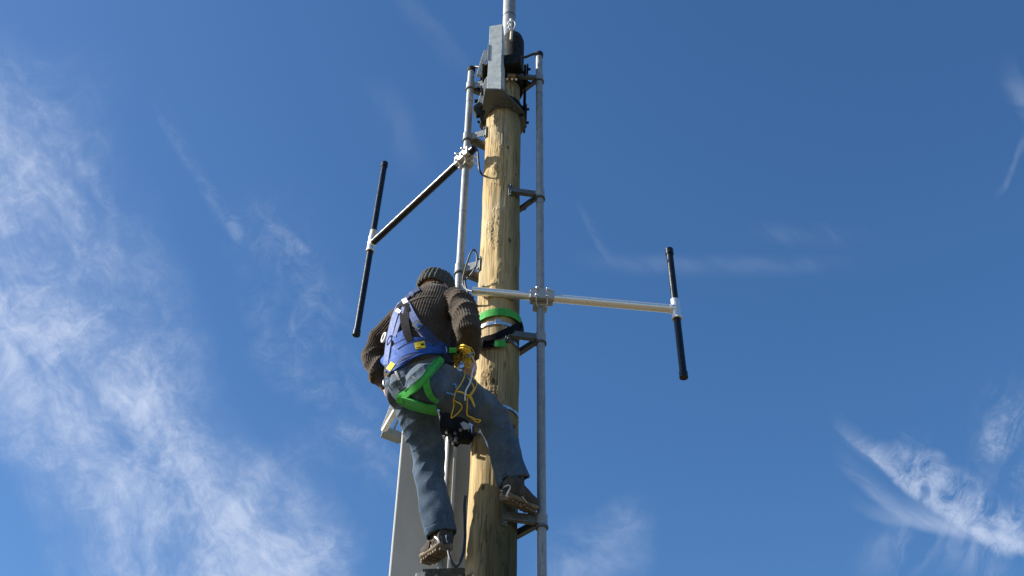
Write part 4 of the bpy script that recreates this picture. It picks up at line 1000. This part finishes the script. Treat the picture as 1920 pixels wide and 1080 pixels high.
# ------------------------------------------------------------------ work positioning strap round the pole
st = empty('safety_strap', (POLE_X, POLE_Y, 5.5), 'green and black work positioning strap wrapped round the pole', 'strap')
BVP = BVHTree.FromPolygons([V(v) for v in polemb.v], polemb.f)
zg = 5.50
def gz(a): return 0
gr = MB(); n = 72; vs = []; fs = []
for k in range(n):
    a = -math.pi / 2 + 2 * math.pi * k / n; front = math.cos(a + math.pi / 2); z = pt0(930, 586, POLE_Y - pole_r(5.5)).z + (.012 * math.sin(a + 1.2)) 
    R = pole_r(z) + .010; hw = .023
    for (rr, zz) in ((R, -hw), (R + .003, -hw), (R + .0035, hw), (R, hw)): vs.append(V((POLE_X + rr * math.cos(a), POLE_Y + rr * math.sin(a), z + zz)))
for k in range(n):
    j = (k + 1) % n
    for e in range(4): fs.append((k * 4 + e, j * 4 + e, j * 4 + (e + 1) % 4, k * 4 + (e + 1) % 4))
gr.add(vs, fs, False); gr.build('green_webbing', M['green'], st)
def strip3(name, pts, w, m_, parent, th=.005):
    P = smooth_path(pts, 6); mb = MB(); vs = []; fs = []
    for i, p in enumerate(P):
        a = P[max(0, i - 1)]; b = P[min(len(P) - 1, i + 1)]; t = (b - a).normalized(); out = V((p.x - POLE_X, p.y - POLE_Y, 0)).normalized(); s_ = t.cross(out).normalized(); o_ = s_.cross(t)
        for (x, y) in ((-w / 2, 0), (w / 2, 0), (w / 2, th), (-w / 2, th)): vs.append(p + s_ * x + o_ * y)
    for i in range(len(P) - 1):
        for e in range(4): fs.append((i * 4 + e, (i + 1) * 4 + e, (i + 1) * 4 + (e + 1) % 4, i * 4 + (e + 1) % 4))
    fs += [(0, 1, 2, 3), tuple(len(vs) - 4 + q for q in (3, 2, 1, 0))]
    return mb.add(vs, fs, False).build(name, m_, parent)
def onpole(px, py, off):
    d = ray(px, py); h, nn, i, ds = BVP.ray_cast(CAM, d)
    if h is None: h = pt0(px, py, POLE_Y); q = V((h.x - POLE_X, h.y - POLE_Y, 0)).normalized(); return V((POLE_X, POLE_Y, h.z)) + q * (pole_r(h.z) + off)
    q = V((h.x - POLE_X, h.y - POLE_Y, 0)).normalized(); return V((POLE_X, POLE_Y, h.z)) + q * (pole_r(h.z) + off)
strip3('black_sleeve', [onpole(972, 612, .016), onpole(964, 616, .016), onpole(948, 626, .016), onpole(928, 636, .018), onpole(910, 645, .030), pt0(897, 652, 4.44), pt0(884, 656, 4.38), pt(862, 660, 4.1), pt(846, 664, 4.02)], .036, M['blackweb'], st)
strip3('sleeve_fold', [onpole(968, 608, .021), onpole(971, 618, .021), onpole(966, 628, .02)], .03, M['blackweb'], st)
strip3('black_tail', [pt0(884, 657, 4.39), onpole(898, 651, .02), onpole(912, 649, .016), onpole(930, 649, .016)], .042, M['blackweb'], st)
strip3('green_tail', [onpole(928, 649, .017), onpole(936, 649.5, .018), onpole(945, 649, .022)], .040, M['green'], st)
strip3('green_end', [pt0(892, 650, 4.40), pt0(899, 651, 4.44)], .038, M['green'], st)
# rope adjuster near the hand
MB().box(pt(849, 658, 4.02), (.034, .012, .03), rt, fwd, bev=.006).build('green_end', M['green'], st)

# ------------------------------------------------------------------ cords
BVA = bvh_of(sweater_me, jeans_me, body.data)
def front(px, py, off):
    d = ray(px, py); h, n, i, ds = BVA.ray_cast(CAM, d)
    Y = min(h.y, 4.30) if h is not None and h.y < 4.40 else 4.16
    return pt0(px, py, Y - off)
def cord(parent, pts, r=.0026, m_='cord_y', off=.018, nm='strand', dens=6, closed=False):
    P = [front(x, y, off + (random.random() - .5) * .004) for x, y in pts]
    for _ in range(2):
        Q = [p.copy() for p in P]
        for i in range(1, len(P) - 1):
            yy = (P[i - 1].y + 2 * P[i].y + P[i + 1].y) / 4; Q[i] = pt0(pts[i][0], pts[i][1], min(yy, P[i].y))
        P = Q
    return MB().tube(smooth_path(P, dens, closed), r, 8, not closed).build(nm, M[m_], parent)
cb = empty('cord_bundle', front(868, 670, .02), 'tangled yellow cord bundle in the worker\'s right hand, ends dangling', 'cord')
rnd = random.Random(5)
for k in range(12):
    cx, cy = 866 + rnd.uniform(-9, 9), 670 + rnd.uniform(-10, 10); a, b = rnd.uniform(9, 19), rnd.uniform(5, 15); ph = rnd.uniform(0, 3.1)
    pts = []
    for q in range(9):
        t = q / 9 * 2 * math.pi; x = a * math.cos(t); y = b * math.sin(t); pts.append((cx + x * math.cos(ph) - y * math.sin(ph) + rnd.uniform(-1.5, 1.5), cy + x * math.sin(ph) + y * math.cos(ph) + rnd.uniform(-1.5, 1.5)))
    cord(cb, pts, .0023, 'cord_y', .015 + .003 * k, 'coil', 5, True)
cord(cb, [(836, 668), (845, 666), (853, 668), (854, 674), (846, 677), (838, 674), (836, 668)], .0034, 'cord_y', .03, 'coil')
cord(cb, [(858, 652), (868, 647), (878, 652), (882, 662), (879, 672)], .0045, 'cord_y', .045, 'coil')
cord(cb, [(868, 690), (871, 700), (870, 708), (863, 722), (855, 732), (852, 744), (850, 752), (851, 760), (848, 772), (846, 783), (851, 781), (860, 773), (866, 764), (863, 757), (855, 753), (851, 750)])
cord(cb, [(872, 700), (880, 712), (888, 725), (886, 733), (880, 742), (885, 752), (890, 763), (888, 755), (884, 745), (880, 742)])
cord(cb, [(880, 698), (888, 708), (894, 718), (890, 730), (884, 740), (877, 744), (876, 760), (876, 778), (884, 782), (892, 786), (901, 788), (896, 792), (889, 788), (883, 783)])
cord(cb, [(856, 734), (864, 735), (873, 739), (881, 743)], .0034)
bc = empty('blue_cord', front(884, 668, .03), 'thin blue and white cord hanging from the worker\'s right hand', 'cord')
cord(bc, [(881, 664), (885, 668), (889, 678), (890, 686), (886, 696), (884, 708), (880, 720), (874, 731), (872, 742), (872, 751)], .0034, 'cord_w', .035)
cord(bc, [(876, 668), (880, 664), (886, 661), (882, 667), (877, 670), (881, 672)], .0036, 'cord_b', .045)
bt_ = empty('cord_scrap', front(852, 722, .02), 'small blue cord ends lying on the thigh of the jeans', 'cord')
cord(bt_, [(849, 721), (852, 720), (855, 723), (854, 726)], .0032, 'cord_b', .012)
cord(bt_, [(837, 736), (841, 737), (848, 739), (853, 741)], .0028, 'cord_b', .012)
